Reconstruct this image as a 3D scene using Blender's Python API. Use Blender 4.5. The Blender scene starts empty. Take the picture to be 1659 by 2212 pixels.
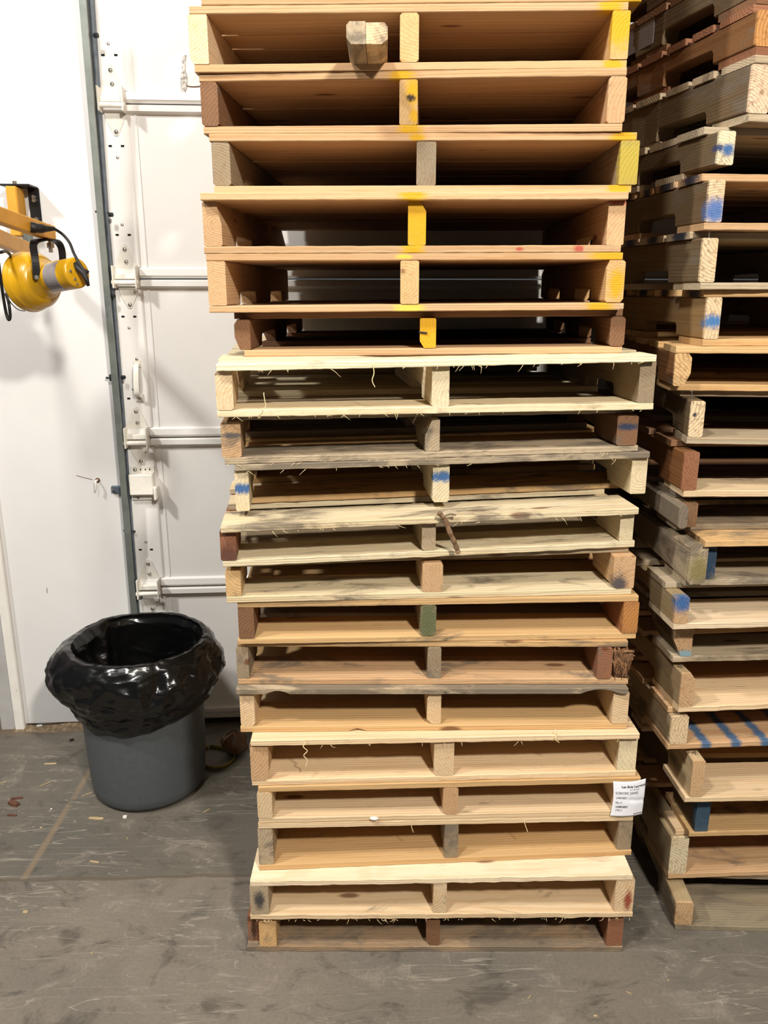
import bpy, math, random
from mathutils import Vector, Matrix, noise
random.seed(7)
S = bpy.context.scene
COL = S.collection

# ------------------------------------------------------------------ camera
FPX, IW, IH = 1750.0, 1659.0, 2212.0
PITCH = math.atan(481 / 1750)
CH = 1.729
cam_data = bpy.data.cameras.new('camera')
cam_data.sensor_fit = 'HORIZONTAL'
cam_data.sensor_width = 36.0
cam_data.lens = 36.0 * FPX / IW
cam_data.clip_start = 0.05
cam = bpy.data.objects.new('camera', cam_data)
COL.objects.link(cam)
cam.location = (0, 0, CH)
cam.rotation_euler = (math.pi / 2 - PITCH, 0, 0)
S.camera = cam

# ------------------------------------------------------------------ world, lamps, exposure
w = bpy.data.worlds.new('world')
S.world = w
w.use_nodes = True
w.node_tree.nodes['Background'].inputs[0].default_value = (0.93, 0.96, 1.0, 1)
w.node_tree.nodes['Background'].inputs[1].default_value = 0.085


def area(name, loc, target, size, power, col):
    d = bpy.data.lights.new(name, 'AREA')
    d.shape = 'DISK'
    d.size = size
    d.energy = power
    d.color = col
    o = bpy.data.objects.new(name, d)
    o.location = loc
    v = Vector(target) - Vector(loc)
    o.rotation_euler = v.to_track_quat('-Z', 'Y').to_euler()
    COL.objects.link(o)


area('ceiling_lamp_right', (1.05, -1.0, 3.5), (0.2, 2.2, 1.0), 0.26, 168, (1.0, 0.94, 0.85))
area('ceiling_lamp_left', (-3.2, 0.5, 4.6), (-0.7, 3.0, 0.9), 0.35, 150, (1.0, 0.97, 0.92))
area('ceiling_lamp_middle', (-1.0, 0.2, 4.3), (-0.5, 3.0, 0.9), 0.40, 95, (1.0, 0.96, 0.90))
S.view_settings.view_transform = 'Standard'
S.view_settings.look = 'None'
S.view_settings.gamma = 1.0
S.view_settings.use_curve_mapping = False
S.view_settings.exposure = 0.0

# ------------------------------------------------------------------ helpers


def ray(px, py):
    u, v = (px - IW / 2) / FPX, (py - IH / 2) / FPX
    c, s = math.cos(PITCH), math.sin(PITCH)
    return Vector((u, c - v * s, -s - v * c))


def hit(px, py, D, yaw=0.0, xc=0.0):
    """photo point on the upright plane through (xc, D) turned by yaw"""
    d = ray(px, py)
    k = math.tan(yaw)
    t = (D - xc * k) / (d.y - d.x * k)
    return Vector((0, 0, CH)) + d * t


def floor_pt(px, py, z=0.0):
    d = ray(px, py)
    return Vector((0, 0, CH)) + d * ((z - CH) / d.z)


WY, WK = 3.06, 0.07              # back wall: y = WY + WK * x


def wall_pt(px, py, off=0.0):
    return hit(px, py, WY - off, math.atan(WK), 0.0)


def lin(c):
    return tuple(((x / 255) / 12.92 if x / 255 <= .04045 else ((x / 255 + .055) / 1.055) ** 2.4) for x in c)


def tag(o, label=None, cat=None, group=None, kind=None):
    if label: o['label'] = label
    if cat: o['category'] = cat
    if group: o['group'] = group
    if kind: o['kind'] = kind
    return o


def empty(name, loc=(0, 0, 0), rz=0.0):
    o = bpy.data.objects.new(name, None)
    o.empty_display_size = .05
    o.location = loc
    o.rotation_euler = (0, 0, rz)
    COL.objects.link(o)
    return o


class MB:
    def __init__(self):
        self.v, self.f = [], []

    def add(self, vs, fs):
        n = len(self.v)
        self.v += [tuple(x) for x in vs]
        self.f += [tuple(i + n for i in f) for f in fs]
        return self

    def box(self, x0, x1, y0, y1, z0, z1, M=None, bev=0.0):
        if bev:
            return self.loft([[(x0 + bev * (k in (0, 3)), a, b) for a, b in _ring(y0 + (bev if k in (0, 3) else 0), y1 - (bev if k in (0, 3) else 0), z0 + (bev if k in (0, 3) else 0), z1 - (bev if k in (0, 3) else 0), bev)]
                              if k == 0 else [(xx, a, b) for a, b in _ring(y0 + (bev if k == 3 else 0), y1 - (bev if k == 3 else 0), z0 + (bev if k == 3 else 0), z1 - (bev if k == 3 else 0), bev)]
                              for k, xx in ((0, x0), (1, x0 + bev), (2, x1 - bev), (3, x1))], M=M)
        vs = [Vector((x, y, z)) for x in (x0, x1) for y in (y0, y1) for z in (z0, z1)]
        if M is not None: vs = [M @ q for q in vs]
        return self.add(vs, [(0, 1, 3, 2), (4, 6, 7, 5), (0, 4, 5, 1), (2, 3, 7, 6), (0, 2, 6, 4), (1, 5, 7, 3)])

    def loft(self, rings, cap=True, M=None, close=True):
        n = len(rings[0])
        vs = [Vector(p) for r in rings for p in r]
        if M is not None: vs = [M @ q for q in vs]
        fs = []
        for i in range(len(rings) - 1):
            for j in range(n if close else n - 1):
                k = (j + 1) % n
                fs.append((i * n + j, i * n + k, (i + 1) * n + k, (i + 1) * n + j))
        if cap:
            fs.append(tuple(range(n - 1, -1, -1)))
            fs.append(tuple((len(rings) - 1) * n + j for j in range(n)))
        return self.add(vs, fs)

    def lathe(self, prof, seg=32, M=None, cap=True):
        rings = [[(r * math.cos(2 * math.pi * j / seg), r * math.sin(2 * math.pi * j / seg), z) for j in range(seg)] for r, z in prof]
        return self.loft(rings, cap, M)

    def cyl(self, a, b, r, seg=12, r2=None):
        a, b = Vector(a), Vector(b)
        q = (b - a).to_track_quat('Z', 'Y').to_matrix().to_4x4()
        M = Matrix.Translation(a) @ q
        L = (b - a).length
        return self.lathe([(r, 0), (r if r2 is None else r2, L)], seg, M)

    def tube(self, pts, r, seg=8, taper=None):
        pts = [Vector(p) for p in pts]
        rings = []
        t0 = (pts[1] - pts[0]).normalized()
        up = Vector((0, 0, 1)) if abs(t0.z) < .9 else Vector((1, 0, 0))
        nx = t0.cross(up).normalized()
        for i, p in enumerate(pts):
            t = (pts[min(i + 1, len(pts) - 1)] - pts[max(i - 1, 0)]).normalized()
            nx = (nx - t * nx.dot(t)).normalized()
            ny = t.cross(nx)
            rr = r * (taper[i] if taper else 1)
            rings.append([p + (nx * math.cos(2 * math.pi * j / seg) + ny * math.sin(2 * math.pi * j / seg)) * rr for j in range(seg)])
        return self.loft(rings)

    def build(self, name, mat, parent=None, smooth=False, color=None):
        me = bpy.data.meshes.new(name)
        me.from_pydata(self.v, [], self.f)
        me.validate()
        import bmesh
        bm = bmesh.new(); bm.from_mesh(me)
        bmesh.ops.recalc_face_normals(bm, faces=bm.faces)
        bm.to_mesh(me); bm.free()
        if smooth:
            for p in me.polygons: p.use_smooth = True
        me.materials.append(mat)
        o = bpy.data.objects.new(name, me)
        COL.objects.link(o)
        if parent is not None: o.parent = parent
        if color: o.color = color
        return o


def _ring(a0, a1, b0, b1, c):
    return [(a0 + c, b0), (a1 - c, b0), (a1, b0 + c), (a1, b1 - c), (a1 - c, b1), (a0 + c, b1), (a0, b1 - c), (a0, b0 + c)]


def smooth_curve(P, n=8):
    P = [Vector(p) for p in P]
    out = []
    for i in range(len(P) - 1):
        p0, p1, p2, p3 = P[max(i - 1, 0)], P[i], P[i + 1], P[min(i + 2, len(P) - 1)]
        for k in range(n):
            t = k / n
            out.append(.5 * ((2 * p1) + (p2 - p0) * t + (2 * p0 - 5 * p1 + 4 * p2 - p3) * t * t + (3 * p1 - p0 - 3 * p2 + p3) * t ** 3))
    out.append(P[-1])
    return out

# ------------------------------------------------------------------ node helpers


class NT:
    def __init__(self, name):
        self.m = bpy.data.materials.new(name)
        self.m.use_nodes = True
        self.t = self.m.node_tree
        self.b = self.t.nodes['Principled BSDF']

    def n(self, typ, **kw):
        x = self.t.nodes.new(typ)
        for k, v in kw.items(): setattr(x, k, v)
        return x

    def set(self, sock, v):
        if hasattr(v, 'is_output') or isinstance(v, bpy.types.NodeSocket):
            self.t.links.new(v, sock)
        else:
            sock.default_value = v

    def math(self, op, a, b=0.0, c=None, clamp=False):
        x = self.n('ShaderNodeMath', operation=op, use_clamp=clamp)
        self.set(x.inputs[0], a); self.set(x.inputs[1], b)
        if c is not None: self.set(x.inputs[2], c)
        return x.outputs[0]

    def vmath(self, op, a, b=(0, 0, 0)):
        x = self.n('ShaderNodeVectorMath', operation=op)
        self.set(x.inputs[0], a)
        if op == 'SCALE': self.set(x.inputs[3], b)
        else: self.set(x.inputs[1], b)
        return x.outputs['Value'] if op in ('LENGTH', 'DOT_PRODUCT', 'DISTANCE') else x.outputs[0]

    def noise(self, vec, scale=5.0, detail=3.0, rough=.55, dist=0.0):
        x = self.n('ShaderNodeTexNoise')
        self.set(x.inputs['Vector'], vec)
        x.inputs['Scale'].default_value = scale
        x.inputs['Detail'].default_value = detail
        x.inputs['Roughness'].default_value = rough
        x.inputs['Distortion'].default_value = dist
        return x.outputs[0]

    def step(self, v, a, b, lo=0.0, hi=1.0):
        x = self.n('ShaderNodeMapRange', interpolation_type='SMOOTHSTEP')
        self.set(x.inputs[0], v)
        for i, q in zip((1, 2, 3, 4), (a, b, lo, hi)): self.set(x.inputs[i], q)
        return x.outputs[0]

    def mix(self, f, a, b, mode='MIX'):
        x = self.n('ShaderNodeMix', data_type='RGBA', blend_type=mode)
        self.set(x.inputs[0], f)
        for i, q in ((6, a), (7, b)):
            if isinstance(q, tuple) and len(q) == 3: q = q + (1,)
            self.set(x.inputs[i], q)
        return x.outputs[2]

    def bump(self, h, strength=.3, dist=.002):
        x = self.n('ShaderNodeBump')
        x.inputs['Strength'].default_value = strength
        x.inputs['Distance'].default_value = dist
        self.set(x.inputs['Height'], h)
        self.t.links.new(x.outputs[0], self.b.inputs['Normal'])

    def coord(self):
        return self.n('ShaderNodeTexCoord').outputs['Object']


_wood = {}


def wood(axis, paints=(), end=None):
    """sawn softwood: growth rings run along `axis`; the base tone is the object's own colour, its alpha the amount of grey weathering"""
    key = (axis, tuple(paints), end)
    if key in _wood: return _wood[key]
    N = NT('sawn_wood')
    co = N.coord()
    oi = N.n('ShaderNodeObjectInfo')
    rnd, colr, al = oi.outputs['Random'], oi.outputs['Color'], oi.outputs['Alpha']
    cx = N.n('ShaderNodeCombineXYZ')
    N.set(cx.inputs[0], N.math('MULTIPLY', rnd, 3.1)); N.set(cx.inputs[1], N.math('MULTIPLY', rnd, 13.7)); N.set(cx.inputs[2], N.math('MULTIPLY', rnd, 29.3))
    far = N.vmath('ADD', co, cx.outputs[0])
    st = {'x': (.55, 7, 7), 'y': (7, .55, 7)}[axis]
    fi = {'x': (3, 110, 110), 'y': (110, 3, 110)}[axis]
    # ring centre wanders from piece to piece
    r1 = N.math('FRACT', N.math('MULTIPLY', rnd, 57.3)); r2 = N.math('FRACT', N.math('MULTIPLY', rnd, 131.9))
    sep = N.n('ShaderNodeSeparateXYZ'); N.set(sep.inputs[0], co)
    a = sep.outputs[1] if axis == 'x' else sep.outputs[0]
    z = sep.outputs[2]
    dn = N.noise(N.vmath('MULTIPLY', far, st), 1.0, 3, .5)
    aa = N.math('ADD', N.math('ADD', N.math('FRACT', N.math('MULTIPLY', N.math('ADD', a, 5.0), 2.07)), N.math('MULTIPLY', r1, -1.0)), N.math('MULTIPLY', dn, .05))
    aa = N.math('MULTIPLY', aa, .30)
    zz = N.math('ADD', N.math('ADD', z, N.math('MULTIPLY', r2, -.16)), N.math('MULTIPLY', dn, .05))
    rr = N.math('SQRT', N.math('ADD', N.math('MULTIPLY', aa, aa), N.math('MULTIPLY', zz, zz)))
    ring = N.math('SINE', N.math('MULTIPLY', rr, 1150.0))
    ring = N.step(ring, -.2, 1.0)
    fine = N.noise(N.vmath('MULTIPLY', far, fi), 1.0, 4, .6)
    blot = N.noise(N.vmath('MULTIPLY', far, st), 1.3, 4, .6)
    dark = N.mix(1.0, colr, (.72, .60, .48), 'MULTIPLY')
    if end:            # pale cut end grain; the weathered sides also carry painted-in shade
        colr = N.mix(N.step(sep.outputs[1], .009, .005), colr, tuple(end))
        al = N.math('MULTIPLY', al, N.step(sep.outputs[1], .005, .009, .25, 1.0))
    colr = N.mix(1.0, colr, (.86, .85, .84), 'MULTIPLY')
    c = N.mix(N.math('MULTIPLY', ring, .34), colr, dark)
    c = N.mix(N.step(fine, .48, .72, 0, .7), c, dark)
    c = N.mix(N.step(blot, .5, .75, 0, .45), c, N.mix(1.0, colr, (.84, .72, .58), 'MULTIPLY'))
    c = N.mix(N.step(blot, .46, .3, 0, .35), c, N.mix(1.0, colr, (1.18, 1.15, 1.08), 'MULTIPLY'))
    # knots
    kv = {'x': (3.0, 9, 9), 'y': (9, 3.0, 9)}[axis]
    vo = N.n('ShaderNodeTexVoronoi'); N.set(vo.inputs['Vector'], N.vmath('MULTIPLY', far, kv)); vo.inputs['Scale'].default_value = .9
    c = N.mix(N.step(vo.outputs['Distance'], .10, .045, 0, .8), c, lin((96, 56, 32)))
    # grey weathering and grime in patches
    gn = N.noise(N.vmath('MULTIPLY', far, {'x': (4, 11, 11), 'y': (11, 4, 11)}[axis]), 1.0, 6, .68, .6)
    thr = N.math('SUBTRACT', .665, N.math('MULTIPLY', al, .34))
    gm = N.step(gn, thr, N.math('ADD', thr, .16), 0, .85)
    c = N.mix(gm, c, lin((108, 97, 84)))
    gn2 = N.noise(N.vmath('MULTIPLY', far, {'x': (22, 40, 40), 'y': (40, 22, 40)}[axis]), 1.0, 5, .7)
    gm2 = N.math('MULTIPLY', N.step(gn2, .60, .72, 0, .8), N.math('MULTIPLY', gm, 1.0))
    c = N.mix(gm2, c, lin((48, 42, 36)))
    nz = N.noise(co, 55, 4, .7)
    for pc, ctr, rad in paints:
        q = N.vmath('DIVIDE', N.vmath('SUBTRACT', co, tuple(ctr)), tuple(rad))
        ln = N.math('ADD', N.vmath('LENGTH', q), N.math('MULTIPLY', N.math('SUBTRACT', nz, .5), 1.0))
        ln = N.math('ADD', ln, N.math('MULTIPLY', N.math('SUBTRACT', N.noise(co, 190, 3, .7), .5), .9))
        ln = N.math('ADD', ln, N.math('MULTIPLY', ring, .18))
        c = N.mix(N.step(ln, 1.35, .45, 0, .95), c, tuple(lin(pc)))
    N.set(N.b.inputs['Base Color'], c)
    N.b.inputs['Roughness'].default_value = .78
    N.b.inputs['Specular IOR Level'].default_value = .22
    N.bump(N.math('ADD', N.math('MULTIPLY', fine, 1.0), N.math('ADD', N.math('MULTIPLY', ring, .35), N.math('MULTIPLY', nz, .8))), .55, .0016)
    _wood[key] = N.m
    return N.m


def plain(name, rgb, rough=.6, metal=0.0, var=.12, scale=30, bump=0.0, spec=.4, dirt=None):
    N = NT(name)
    co = N.coord()
    n1 = N.noise(co, scale, 4, .6)
    c0 = lin(rgb)
    c = N.mix(N.step(n1, .3, .7), tuple(x * (1 - var) for x in c0), tuple(min(1, x * (1 + var)) for x in c0))
    if dirt:
        n2 = N.noise(N.vmath('MULTIPLY', co, dirt[2]), 1.0, 5, .7)
        c = N.mix(N.step(n2, dirt[1], dirt[1] + .12, 0, .8), c, lin(dirt[0]))
    N.set(N.b.inputs['Base Color'], c)
    N.b.inputs['Roughness'].default_value = rough
    N.b.inputs['Metallic'].default_value = metal
    N.b.inputs['Specular IOR Level'].default_value = spec
    if bump: N.bump(n1, bump, .002)
    return N.m


M = {}
M['wall'] = plain('painted_wallboard', (216, 214, 212), .55, 0, .025, 3, 0, .3, ((190, 184, 176), .68, (5, 5, 3)))
M['door'] = plain('white_door_enamel', (238, 236, 232), .35, 0, .02, 4, 0, .4, ((196, 190, 180), .70, (7, 7, 4)))
M['hinge'] = plain('white_painted_steel', (230, 226, 216), .38, .0, .04, 60, .05, .5, ((170, 156, 130), .70, (60, 60, 60)))
M['rivet'] = plain('zinc_rivet', (205, 204, 200), .3, .6, .1, 50)
M['slot'] = plain('punched_hole_dark', (24, 20, 18), .9, 0, .1)
M['galv'] = plain('galvanised_steel', (128, 134, 128), .45, .55, .14, 14, .05, .5, ((92, 100, 98), .58, (9, 9, 3)))
M['galv_blue'] = plain('blue_grey_steel', (92, 104, 118), .5, .4, .3, 20, .05, .5, ((44, 50, 56), .52, (16, 16, 5)))
M['galv_dark'] = plain('dark_steel_groove', (52, 56, 58), .6, .4, .2, 20)
M['black'] = plain('black_painted_steel', (24, 24, 26), .42, .1, .2, 40)
M['rubber'] = plain('black_rubber', (22, 21, 21), .55, 0, .2, 40)
M['yellow'] = plain('yellow_enamel', (196, 148, 22), .28, .05, .06, 12, 0, .6)
M['yellow_matt'] = plain('yellow_powder_coat', (208, 150, 50), .5, .0, .08, 12)
M['sticker'] = plain('worn_silver_sticker', (140, 134, 134), .35, .2, .12, 30)
M['chrome'] = plain('zinc_bolt', (190, 188, 180), .25, .9, .08, 60)
M['can'] = plain('grey_moulded_plastic', (78, 82, 85), .5, 0, .05, 60, .08, .4, ((70, 72, 74), .62, (8, 8, 3)))
M['paper'] = plain('white_paper', (238, 238, 244), .6, 0, .02, 30)
M['ink'] = plain('black_ink', (38, 36, 44), .7, 0, .1)
M['trim'] = plain('white_painted_trim', (226, 222, 214), .5, 0, .05, 10, 0, .3, ((170, 158, 138), .62, (20, 20, 5)))
M['jamb'] = plain('grey_jamb_paint', (168, 166, 164), .6, 0, .08, 8, .05)
M['seal'] = plain('dark_grey_dock_panel', (112, 106, 108), .7, 0, .15, 6, .05, .3, ((210, 206, 204), .66, (12, 12, 2)))
M['sealrub'] = plain('door_bottom_seal', (44, 42, 38), .8, 0, .2)
M['straw'] = plain('pale_wood_chip', (176, 154, 116), .8, 0, .15, 90)
M['leaf'] = plain('brown_shred', (96, 62, 46), .7, 0, .25, 90)
M['white_bit'] = plain('white_scrap', (226, 224, 218), .6)
M['strap'] = plain('yellow_green_strap', (128, 116, 44), .6, 0, .3, 50, 0, .3, ((40, 38, 22), .56, (40, 40, 40)))
M['pouch'] = plain('brown_plastic_film', (112, 84, 58), .22, 0, .2, 40, .1, .7)
M['fibre'] = plain('wood_fibre', (226, 206, 158), .8, 0, .1, 90)
M['fibre_brown'] = plain('brown_wood_fibre', (112, 80, 54), .85, 0, .5, 60, .5, .3, ((188, 150, 104), .56, (30, 30, 8)))
M['stick'] = plain('dry_brown_bark', (118, 92, 66), .85, 0, .35, 60, .5)
M['nail'] = plain('steel_nail', (150, 146, 140), .35, .8, .1, 90)
M['gravel'] = plain('wall_foot_dirt', (122, 104, 82), .9, 0, .45, 70, .5)


def bag_mat():
    N = NT('black_bin_liner')
    co = N.coord()
    n1 = N.noise(N.vmath('MULTIPLY', co, (4.5, 4.5, 10)), 1.0, 2, .45, .7)
    r1 = N.math('ABSOLUTE', N.math('SUBTRACT', n1, .5))
    n2 = N.noise(N.vmath('MULTIPLY', co, (16, 16, 40)), 1.0, 2, .5, .8)
    r2 = N.math('ABSOLUTE', N.math('SUBTRACT', n2, .5))
    N.b.inputs['Base Color'].default_value = lin((12, 12, 12)) + (1,)
    N.b.inputs['Roughness'].default_value = .20
    N.b.inputs['Specular IOR Level'].default_value = .5
    N.bump(N.math('ADD', N.math('MULTIPLY', r1, -2.4), N.math('MULTIPLY', r2, -.12)), .6, .018)
    return N.m


M['bag'] = bag_mat()


def floor_mat():
    N = NT('worn_concrete')
    co = N.coord()
    sep = N.n('ShaderNodeSeparateXYZ'); N.set(sep.inputs[0], co)
    big = N.noise(co, 1.6, 5, .6, .5)
    med = N.noise(N.vmath('MULTIPLY', co, (6, 9, 1)), 1.0, 6, .68, .8)
    fin = N.noise(co, 110, 4, .7)
    A = lin((104, 98, 88)); B = lin((126, 116, 104))
    joint_y = N.math('ADD', N.math('ADD', 2.115, N.math('MULTIPLY', sep.outputs[0], .04)), N.math('MULTIPLY', N.math('SUBTRACT', N.noise(co, 6, 3), .5), .03))
    near = N.step(N.math('SUBTRACT', sep.outputs[1], joint_y), .012, -.012)
    # the nearer slab is browner only left of the pallets; it fades into the same grey to the right
    left = N.step(sep.outputs[0], .15, -.5)
    c = N.mix(N.math('MULTIPLY', near, N.step(left, 0, 1, .45, 1)), A, B)
    c = N.mix(N.step(big, .42, .68, 0, .45), c, lin((86, 85, 79)))
    c = N.mix(N.step(big, .48, .3, 0, .4), c, lin((122, 114, 103)))
    c = N.mix(N.step(med, .53, .70, 0, .6), c, lin((142, 133, 121)))
    c = N.mix(N.step(med, .47, .32, 0, .7), c, lin((68, 64, 57)))
    c = N.mix(N.step(fin, .35, .7, 0, .25), c, lin((74, 70, 64)))
    # pale tyre scuffs sweeping across the slab
    q = N.vmath('MULTIPLY', co, (.9, 9.0, 1.0))
    sc = N.noise(q, 1.7, 3, .5, 1.6)
    ridge = N.math('ABSOLUTE', N.math('SUBTRACT', sc, .5))
    c = N.mix(N.math('MULTIPLY', N.step(ridge, .012, .0, 0, .55), N.step(big, .4, .6)), c, lin((164, 154, 140)))
    sc2 = N.noise(N.vmath('MULTIPLY', co, (7.0, 1.3, 1.0)), 1.7, 3, .5, 1.2)
    c = N.mix(N.math('MULTIPLY', N.step(N.math('ABSOLUTE', N.math('SUBTRACT', sc2, .47)), .006, .0, 0, .45), N.step(med, .5, .62)), c, lin((160, 150, 138)))
    # dark oil spots
    vo = N.n('ShaderNodeTexVoronoi'); N.set(vo.inputs['Vector'], N.vmath('ADD', co, N.vmath('SCALE', N.n('ShaderNodeTexNoise').outputs[1], .02))); vo.inputs['Scale'].default_value = 4.2
    c = N.mix(N.math('MULTIPLY', N.step(vo.outputs['Distance'], .15, .10, 0, .75), N.step(sep.outputs[0], -.2, .2)), c, lin((66, 62, 56)))
    # slab joint and the joint meeting it from the wall
    jl = N.step(N.math('ABSOLUTE', N.math('SUBTRACT', sep.outputs[1], joint_y)), .010, .002, 0, .8)
    c = N.mix(N.math('MULTIPLY', jl, N.step(sep.outputs[0], -.2, -.5)), c, lin((92, 80, 66)))
    j2 = N.math('ABSOLUTE', N.math('SUBTRACT', sep.outputs[0], N.math('ADD', -1.095, N.math('MULTIPLY', N.math('SUBTRACT', sep.outputs[1], 2.11), .0))))
    c = N.mix(N.math('MULTIPLY', N.math('MULTIPLY', N.step(j2, .016, .004, 0, .7), N.step(sep.outputs[1], joint_y, N.math('ADD', joint_y, .01))), N.step(N.noise(co, 14, 4), .3, .5)), c, lin((132, 114, 92)))
    # earth gathered at the foot of the wall
    wl = N.math('SUBTRACT', N.math('ADD', WY, N.math('MULTIPLY', sep.outputs[0], WK)), sep.outputs[1])
    c = N.mix(N.step(N.math('ADD', wl, N.math('MULTIPLY', N.noise(co, 9, 4), .10)), .13, .04, 0, .8), c, lin((100, 82, 62)))
    N.set(N.b.inputs['Base Color'], c)
    N.set(N.b.inputs['Roughness'], N.step(big, .3, .7, .55, .75))
    N.b.inputs['Specular IOR Level'].default_value = .35
    N.bump(N.math('ADD', fin, N.math('MULTIPLY', med, 2.0)), .25, .002)
    return N.m


# ------------------------------------------------------------------ floor, wall, trims
mb = MB(); mb.box(-3.2, 3.4, -1.5, 3.6, -.12, 0)
tag(mb.build('floor', floor_mat()), kind='structure')

Mwall = Matrix.Translation((0, WY, 0)) @ Matrix.Rotation(math.atan(WK), 4, 'Z')     # local x along the wall, local -y towards the room
Minv = Mwall.inverted()


def wl(px, py, off=0.0):
    return Minv @ wall_pt(px, py, off)


track_x = wl(250, 900).x
xt = wl(36, 1500).x
WALLTOP = 3.4
mb = MB()
mb.box(xt, track_x + .03, 0, .14, .022, WALLTOP, Mwall)
mb.box(xt, track_x + .03, .012, .14, 0, .024, Mwall)
tag(mb.build('wall_back', M['wall']), kind='structure')
# far-left door casing: white strip, grey jamb, darker dock panel
mb = MB(); mb.box(xt - .018, xt + .022, -.02, .1, 0, WALLTOP, Mwall, bev=.004)
tag(mb.build('trim_1', M['trim']), kind='structure')
mb = MB(); mb.box(xt - .075, xt - .018, -.004, .1, 0, WALLTOP, Mwall)
tag(mb.build('trim_2', M['jamb']), kind='structure')
mb = MB(); mb.box(xt - 1.1, xt - .075, .012, .12, 0, WALLTOP, Mwall)
tag(mb.build('wall_left', M['seal']), kind='structure')
# dirty uneven lip at the foot of the wall
mb = MB()
rings = []
for i in range(60):
    x = xt - .02 + (track_x + .05 - xt) * i / 59
    h = .010 + .012 * noise.noise(Vector((x * 9, 0, 0))) + .004
    d = .030 + .020 * noise.noise(Vector((x * 7, 3, 0)))
    rings.append([(x, .012, 0), (x, -d, 0), (x, -d * .6, max(.003, h * .6)), (x, .012, max(.005, h))])
mb.loft(rings, M=Mwall)
tag(mb.build('trim_3', M['gravel']), kind='structure')

# ------------------------------------------------------------------ sectional door
door = empty('door_1', (0, 0, 0)); tag(door, kind='structure')
jz = [wl(350, 226).z, wl(350, 603).z, wl(350, 945).z, wl(350, 1267).z]      # joints between sections
zb = .015
edges = [jz[0] + .62] + jz + [zb]
xd0, xd1 = track_x + .02, 2.6
for i in range(len(edges) - 1):
    zt, zl = edges[i], edges[i + 1]
    pr = [(.045, zt - .001), (-.004, zt - .002), (-.017, zt - .006), (-.017, zt - .024), (-.003, zt - .031), (0, zt - .034)]
    pr += [(0, zl + .040), (-.012, zl + .034), (-.015, zl + .012), (-.004, zl + .003), (.045, zl + .003)]
    mb = MB()
    xs = [xd0, -1.0, -.6, -.2, .2, .6, 1.0, 1.5, xd1] if xd0 < -1.0 else [xd0, -.6, -.2, .2, .6, 1.0, 1.5, xd1]
    mb.loft([[(x, a, z) for a, z in pr] for x in xs], M=Mwall)
    mb.build('door_panel', M['door'], door)
# bottom rail and seal
mb = MB(); mb.box(xd0, xd1, -.022, .03, .052, .075, Mwall, bev=.004); mb.build('bottom_rail', M['door'], door)
mb = MB(); mb.box(xd0, xd1, -.016, .03, .026, .045, Mwall, bev=.004); mb.build('bottom_rail', M['hinge'], door)
mb = MB(); mb.box(xd0, xd1, -.008, .04, .0, .028, Mwall); mb.build('bottom_seal', M['sealrub'], door)
sx0, sx1 = xd0 + .0, wl(278, 235).x
for i in range(len(edges) - 1):
    zt, zl = edges[i] - .034, edges[i + 1] + .040
    mb = MB()
    pr = [(sx0, 0), (sx0, -.006), (sx1 - .006, -.006), (sx1, -.003), (sx1 + .0, .001)]
    mb.loft([[(a, b, z) for a, b in pr] for z in (zl, zt)], M=Mwall)
    mb.box(sx1 + .018, sx1 + .024, -.0025, .001, zl, zt, Mwall)
    stile = mb.build('end_stile', M['door'], door)


def dome(mb, x, z, r, off, h=None):
    h = h or r * .6
    T = Mwall @ Matrix.Translation((x, -off, z)) @ Matrix.Rotation(math.pi / 2, 4, 'X')
    mb.lathe([(r, 0), (r * .92, h * .45), (r * .6, h * .85), (r * .1, h)], 12, T)


for px, py in ((234, 94), (254, 340), (264, 485), (279, 708), (288, 840), (315, 1170), (328, 1365)):
    p = wl(px, py, .006); mb = MB(); dome(mb, p.x, p.z, .006, .006); mb.build('rivet', M['rivet'], door, True)
for px, py in ((222, 119), (250, 119), (238, 315.5), (264.5, 315.5), (253, 507.5), (279, 507.5), (265.5, 684), (291, 684), (278, 861), (303, 1187.5), (327, 1187)):
    p = wl(px, py, .006); mb = MB(); mb.box(p.x - .0062, p.x + .0062, -.0072, -.004, p.z - .0035, p.z + .0035, Mwall, bev=.001); mb.build('slot_hole', M['slot'], door)
for px, py in ((272, 200), (301, 578), (323, 925), (347, 1247), (276, 243), (303, 617), (325, 960), (349, 1278)):
    p = wl(px, py, .0); mb = MB(); dome(mb, p.x, p.z, .005, .003); mb.build('rivet', M['rivet'], door, True)


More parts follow.
